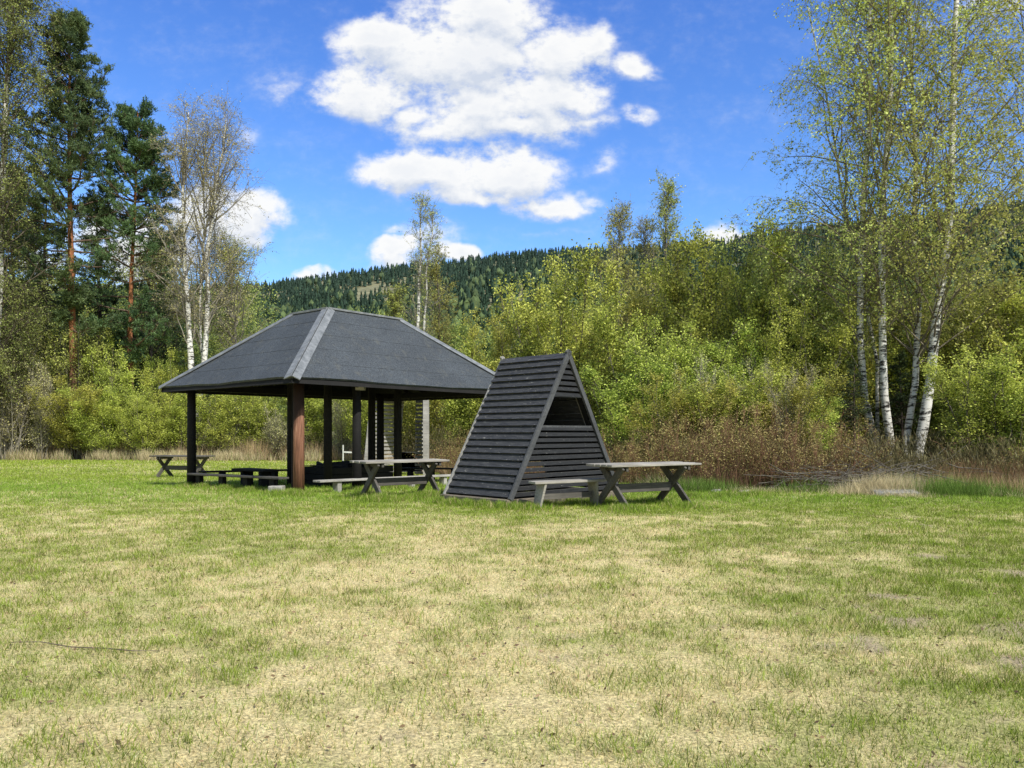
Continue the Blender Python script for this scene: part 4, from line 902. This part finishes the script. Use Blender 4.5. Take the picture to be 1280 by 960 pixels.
# ---------------------------------------------------------------- hill with forest
RP = np.array([-700, 0, 320, 400, 440, 500, 560, 620, 700, 760, 900, 960, 1050, 1150, 1280, 1700, 2200]); RY = np.array([368, 362, 357, 347, 341, 333, 328, 320, 313, 311, 302, 290, 280, 272, 252, 235, 260])
def hillz(x, y):
    px = 640+960*x/y; ridge = CAMZ+(540-np.interp(px, RP, RY)-4)/960*1000
    t = (y-130)/(1000-130); s = np.where(t < 1, np.clip(t, 0, 1)**1.15, np.clip(1-(t-1)*.9, .3, 1))
    return s*ridge+(fbm(x*.012, y*.012, 77, 4)-.5)*26*np.clip(t, 0, 1)*np.clip(1.4-t, 0, 1)*np.clip(np.abs(t-1)*4, 0, 1)-3*(t < .02)
rat = np.linspace(-1.7, 1.9, 260); yy_ = np.concatenate([np.linspace(128, 1000, 90), np.linspace(1030, 1800, 14)]); RR, YY = np.meshgrid(rat, yy_); XX = RR*YY
V = np.stack([XX, YY, hillz(XX, YY)], -1).reshape(-1, 3); nr, ny_ = len(rat), len(yy_); ii = np.arange(nr*ny_).reshape(ny_, nr); F = np.stack([ii[:-1, :-1], ii[:-1, 1:], ii[1:, 1:], ii[1:, :-1]], -1).reshape(-1, 4)
o = link('hill', np_mesh('hill', V, F, simple('hill_floor', (.10, .10, .05), (.32, .30, .16), .05), smooth=True)); tag(o, kind='structure')
rs4 = np.random.RandomState(5); n = 15000
yv = 140+(1010-140)*rs4.uniform(0, 1, n)**.75; rv = rs4.uniform(-.72, .95, n); xv = rv*yv; pxv = 640+960*rv
clear = (np.abs(pxv-465-(yv-720)*.12) < 45)&(yv > 630)&(yv < 820)&(fbm(xv*.02, yv*.02, 88, 2) > .36); keep = ~clear; yv, rv, xv, pxv = yv[keep], rv[keep], xv[keep], pxv[keep]; n = len(yv)
decid = rs4.uniform(0, 1, n) < np.interp(yv, [140, 450, 650, 1000], [.55, .22, .07, .02]); th = rs4.uniform(7, 12.5, n); tr = np.where(decid, th*.28, th*.20); zb = hillz(xv, yv)
S_ = 7; lev = 4; segs = []
a = np.arange(S_)/S_*2*PI; VV = []; FF = []; TT = []; 
zl = np.array([.08, .30, .34, .56, .60, .80, .82, 1.0]); rl = np.array([.9, .55, .78, .38, .56, .22, .34, .0]); rd_ = np.array([.5, .95, 1.0, .95, .85, .6, .5, .0])
Rm = np.where(decid[:, None], rd_[None], rl[None])*tr[:, None]; jit = rs4.uniform(.6, 1.35, (n, 8, S_)); an = a[None, None]+rs4.uniform(0, 6, (n, 1, 1))
VX = xv[:, None, None]+Rm[:, :, None]*jit*np.cos(an); VY = yv[:, None, None]+Rm[:, :, None]*jit*np.sin(an); VZ = zb[:, None, None]+(zl[None]*th[:, None])[:, :, None]+rs4.normal(0, .15, (n, 8, S_))
V = np.stack([VX, VY, VZ], -1).reshape(-1, 3); idx = np.arange(n*8*S_).reshape(n, 8, S_); F = np.stack([idx[:, :-1], np.roll(idx[:, :-1], -1, 2), np.roll(idx[:, 1:], -1, 2), idx[:, 1:]], -1).reshape(-1, 4)
base_c = np.where(decid[:, None], np.array([.09, .125, .042])[None]*rs4.uniform(.7, 1.3, (n, 1)), np.array([.036, .066, .036])[None]*rs4.uniform(.75, 1.4, (n, 1)))
hz_ = np.interp(yv, [140, 1000], [0, .20])[:, None]; base_c = base_c*(1-hz_)+np.array([.10, .14, .17])*hz_  # distance haze blended into the tree colours
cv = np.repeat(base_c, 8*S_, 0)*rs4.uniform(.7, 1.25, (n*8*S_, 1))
m, nt, out = mat('hill_forest'); principled(nt, out, N(nt, 'ShaderNodeVertexColor', layer_name='col').outputs[0], .9, None, .1)
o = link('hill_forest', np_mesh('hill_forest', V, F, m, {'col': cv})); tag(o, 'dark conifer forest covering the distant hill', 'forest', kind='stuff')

# ---------------------------------------------------------------- sky, clouds, sun
sun_az = math.radians(142); sun_el = math.radians(49)   # azimuth from +Y towards +X
S = Vsun = np.array([math.sin(sun_az)*math.cos(sun_el), math.cos(sun_az)*math.cos(sun_el), math.sin(sun_el)])
sd = bpy.data.lights.new('sun', 'SUN'); sd.energy = 5.0; sd.angle = math.radians(.5); sd.color = (1, .97, .89)
so = bpy.data.objects.new('sun', sd); C.objects.link(so)
from mathutils import Vector
so.rotation_euler = Vector((float(Vsun[0]), float(Vsun[1]), float(Vsun[2]))).to_track_quat('Z', 'Y').to_euler(); so.location = (20, -20, 30)
w = bpy.data.worlds.new('World'); scene.world = w; w.use_nodes = True; nt = w.node_tree; nt.nodes.clear()
out = nt.nodes.new('ShaderNodeOutputWorld'); bg = nt.nodes.new('ShaderNodeBackground'); bg.inputs[1].default_value = .12; L(nt, bg.outputs[0], out.inputs[0])
sky = nt.nodes.new('ShaderNodeTexSky'); sky.sky_type = 'NISHITA'; sky.sun_disc = False; sky.sun_elevation = sun_el; sky.sun_rotation = sun_az; sky.air_density = 1.0; sky.dust_density = .4; sky.ozone_density = 2.5
co = nt.nodes.new('ShaderNodeTexCoord').outputs['Generated']
sep = N(nt, 'ShaderNodeSeparateXYZ'); L(nt, co, sep.inputs[0])
def M(op, a, b=None, c=None, clamp=False):
    n_ = nt.nodes.new('ShaderNodeMath'); n_.operation = op; n_.use_clamp = clamp
    for i_, v_ in enumerate((a, b, c)):
        if v_ is None: continue
        if hasattr(v_, 'is_linked'): nt.links.new(v_, n_.inputs[i_])
        else: n_.inputs[i_].default_value = v_
    return n_.outputs[0]
yc = M('MAXIMUM', sep.outputs[1], .05); cu = M('DIVIDE', sep.outputs[0], yc); cv_ = M('DIVIDE', sep.outputs[2], yc)
cmb = N(nt, 'ShaderNodeCombineXYZ'); L(nt, cu, cmb.inputs[0]); L(nt, cv_, cmb.inputs[1]); uvw = cmb.outputs[0]
# cloud density as a node group so that it can be sampled twice
gp = bpy.data.node_groups.new('cloud_density', 'ShaderNodeTree'); gp.interface.new_socket('P', in_out='INPUT', socket_type='NodeSocketVector'); gp.interface.new_socket('D', in_out='OUTPUT', socket_type='NodeSocketFloat')
gi = gp.nodes.new('NodeGroupInput'); go = gp.nodes.new('NodeGroupOutput')
def gn(t, **k):
    n_ = gp.nodes.new(t)
    for a_, b_ in k.items(): setattr(n_, a_, b_)
    return n_
def gm(op, a, b=None, c=None):
    n_ = gn('ShaderNodeMath', operation=op)
    for i_, v_ in enumerate((a, b, c)):
        if v_ is None: continue
        if hasattr(v_, 'is_linked'): gp.links.new(v_, n_.inputs[i_])
        else: n_.inputs[i_].default_value = v_
    return n_.outputs[0]
def gnoise(scale, detail, rough, off):
    mp_ = gn('ShaderNodeMapping'); mp_.inputs['Location'].default_value = off; mp_.inputs['Scale'].default_value = (1, 1.35, 1); gp.links.new(gi.outputs[0], mp_.inputs[0])
    n_ = gn('ShaderNodeTexNoise'); n_.inputs['Scale'].default_value = scale; n_.inputs['Detail'].default_value = detail; n_.inputs['Roughness'].default_value = rough; gp.links.new(mp_.outputs[0], n_.inputs['Vector']); return n_
wn = gnoise(7, 4, .55, (3, 1, 0)); sub = gn('ShaderNodeVectorMath', operation='SUBTRACT'); gp.links.new(wn.outputs['Color'], sub.inputs[0]); sub.inputs[1].default_value = (.5, .5, .5)
mad = gn('ShaderNodeVectorMath', operation='MULTIPLY_ADD'); gp.links.new(sub.outputs[0], mad.inputs[0]); mad.inputs[1].default_value = (.13, .10, 0); gp.links.new(gi.outputs[0], mad.inputs[2]); PW = mad.outputs[0]
BL = [  # px, py, rx, ry in the photograph's angular scale, weight
 (600, 25, 120, 55, 1.0), (470, 60, 75, 48, 1.0), (560, 85, 150, 55, 1.05), (690, 70, 85, 55, .95), (740, 50, 34, 34, .8), (450, 118, 75, 38, .85), (680, 125, 95, 38, .95),
 (792, 87, 44, 24, .72), (575, 165, 85, 40, .75), (650, 155, 110, 30, .75), (520, 150, 50, 30, .55), (610, 130, 110, 40, .8), (730, 165, 60, 18, .45), (800, 157, 36, 15, .5), (520, 218, 95, 36, .95), (630, 212, 95, 34, .95), (590, 236, 120, 24, .8),
 (700, 254, 66, 24, .95), (760, 205, 36, 20, .32), (355, 112, 48, 30, .26), (330, 100, 40, 40, .12), (495, 322, 50, 20, 1.0), (580, 324, 40, 14, .9), (385, 341, 28, 13, .9), (540, 300, 60, 26, .42), (490, 298, 26, 16, .38),
 (318, 278, 50, 34, .95), (262, 272, 55, 48, .9), (180, 320, 80, 60, .85), (130, 290, 60, 60, .55), (72, 52, 40, 28, .36), (300, 165, 26, 30, .28), (905, 298, 46, 20, .95), (870, 310, 30, 14, .6), (940, 303, 40, 18, .8), (700, 292, 60, 10, .2), (1235, 10, 70, 40, .42), (1150, 15, 60, 30, .25), (60, 330, 60, 40, .6)]
acc = None
for (px, py, rx, ry, wt) in BL:
    s1 = gn('ShaderNodeVectorMath', operation='SUBTRACT'); gp.links.new(PW, s1.inputs[0]); s1.inputs[1].default_value = ((px-640)/960, (540-py)/960, 0)
    s2 = gn('ShaderNodeVectorMath', operation='MULTIPLY'); gp.links.new(s1.outputs[0], s2.inputs[0]); s2.inputs[1].default_value = (960/rx/1.15, 960/ry/1.15, 0)
    ln = gn('ShaderNodeVectorMath', operation='LENGTH'); gp.links.new(s2.outputs[0], ln.inputs[0])
    b_ = gm('MAXIMUM', gm('MULTIPLY_ADD', ln.outputs['Value'], -wt, wt), 0.0)
    acc = b_ if acc is None else gm('SMOOTH_MAX', acc, b_, .12)
n1_ = gnoise(17, 7, .62, (1, 5, 2)).outputs[0]; n2_ = gnoise(60, 5, .6, (7, 2, 2)).outputs[0]
dn = gm('ADD', acc, gm('MULTIPLY', gm('SUBTRACT', n1_, .5), gm('MINIMUM', gm('MULTIPLY', acc, 3.4), 1.45))); dn = gm('ADD', dn, gm('MULTIPLY', gm('SUBTRACT', n2_, .5), gm('MINIMUM', gm('MULTIPLY', acc, 1.6), .42)))
gp.links.new(dn, go.inputs[0])
def dens_at(dx, dy):
    ad = nt.nodes.new('ShaderNodeVectorMath'); ad.operation = 'ADD'; L(nt, uvw, ad.inputs[0]); ad.inputs[1].default_value = (dx, dy, 0)
    g_ = nt.nodes.new('ShaderNodeGroup'); g_.node_tree = gp; L(nt, ad.outputs[0], g_.inputs[0]); return g_.outputs[0]
D0 = dens_at(0, 0); D1 = dens_at(-.006, .030); D2 = dens_at(.004, .012)
def MR(v, a, b, c=0., d=1., smooth=True):
    r_ = nt.nodes.new('ShaderNodeMapRange'); r_.interpolation_type = 'SMOOTHSTEP' if smooth else 'LINEAR'; L(nt, v, r_.inputs[0])
    for i_, q_ in zip((1, 2, 3, 4), (a, b, c, d)): r_.inputs[i_].default_value = q_
    return r_.outputs[0]
alpha = MR(D0, .05, .56); alpha = M('MULTIPLY', alpha, MR(sep.outputs[1], .05, .2)); alpha = M('MULTIPLY', alpha, .97)
lit = M('SUBTRACT', D0, M('MULTIPLY', M('ADD', D1, D2), .5)); shade = MR(lit, -.30, .16, 0, 1, False); thick = MR(D0, .55, 1.05, 1.0, .72)
ccol = mix(nt, M('MULTIPLY', shade, thick), (5.5, 6.0, 6.9, 1), (8.3, 8.3, 8.2, 1))
el = MR(sep.outputs[2], .02, .55, 0, 1, False)
tint = ramp(nt, el, [(0, (1.56, 1.70, 1.62)), (.35, (1.0, 1.45, 1.96)), (1, (.68, 1.12, 2.0))])
# deep blue opposite the sun, paler and warmer round the sun and overhead
front = MR(sep.outputs[1], .05, .55)
tint = mix(nt, front, (1.35, 1.25, 1.1, 1), tint)
skyc = mix(nt, 1.0, sky.outputs[0], tint, 'MULTIPLY')
L(nt, mix(nt, alpha, skyc, ccol), bg.inputs[0])

# ---------------------------------------------------------------- camera and render
cd = bpy.data.cameras.new('camera'); cam = bpy.data.objects.new('camera', cd); C.objects.link(cam); scene.camera = cam
cam.location = (0, 0, CAMZ); cam.rotation_euler = (PI/2, 0, 0); cd.sensor_width = 36; cd.lens = 27; cd.shift_y = 60/1280; cd.clip_end = 10000; cd.clip_start = .05
scene.view_settings.view_transform = 'Standard'; scene.view_settings.look = 'None'; scene.view_settings.exposure = 0
scene.render.engine = 'CYCLES'
scene.cycles.max_bounces = 5; scene.cycles.diffuse_bounces = 2; scene.cycles.transmission_bounces = 2; scene.cycles.glossy_bounces = 2
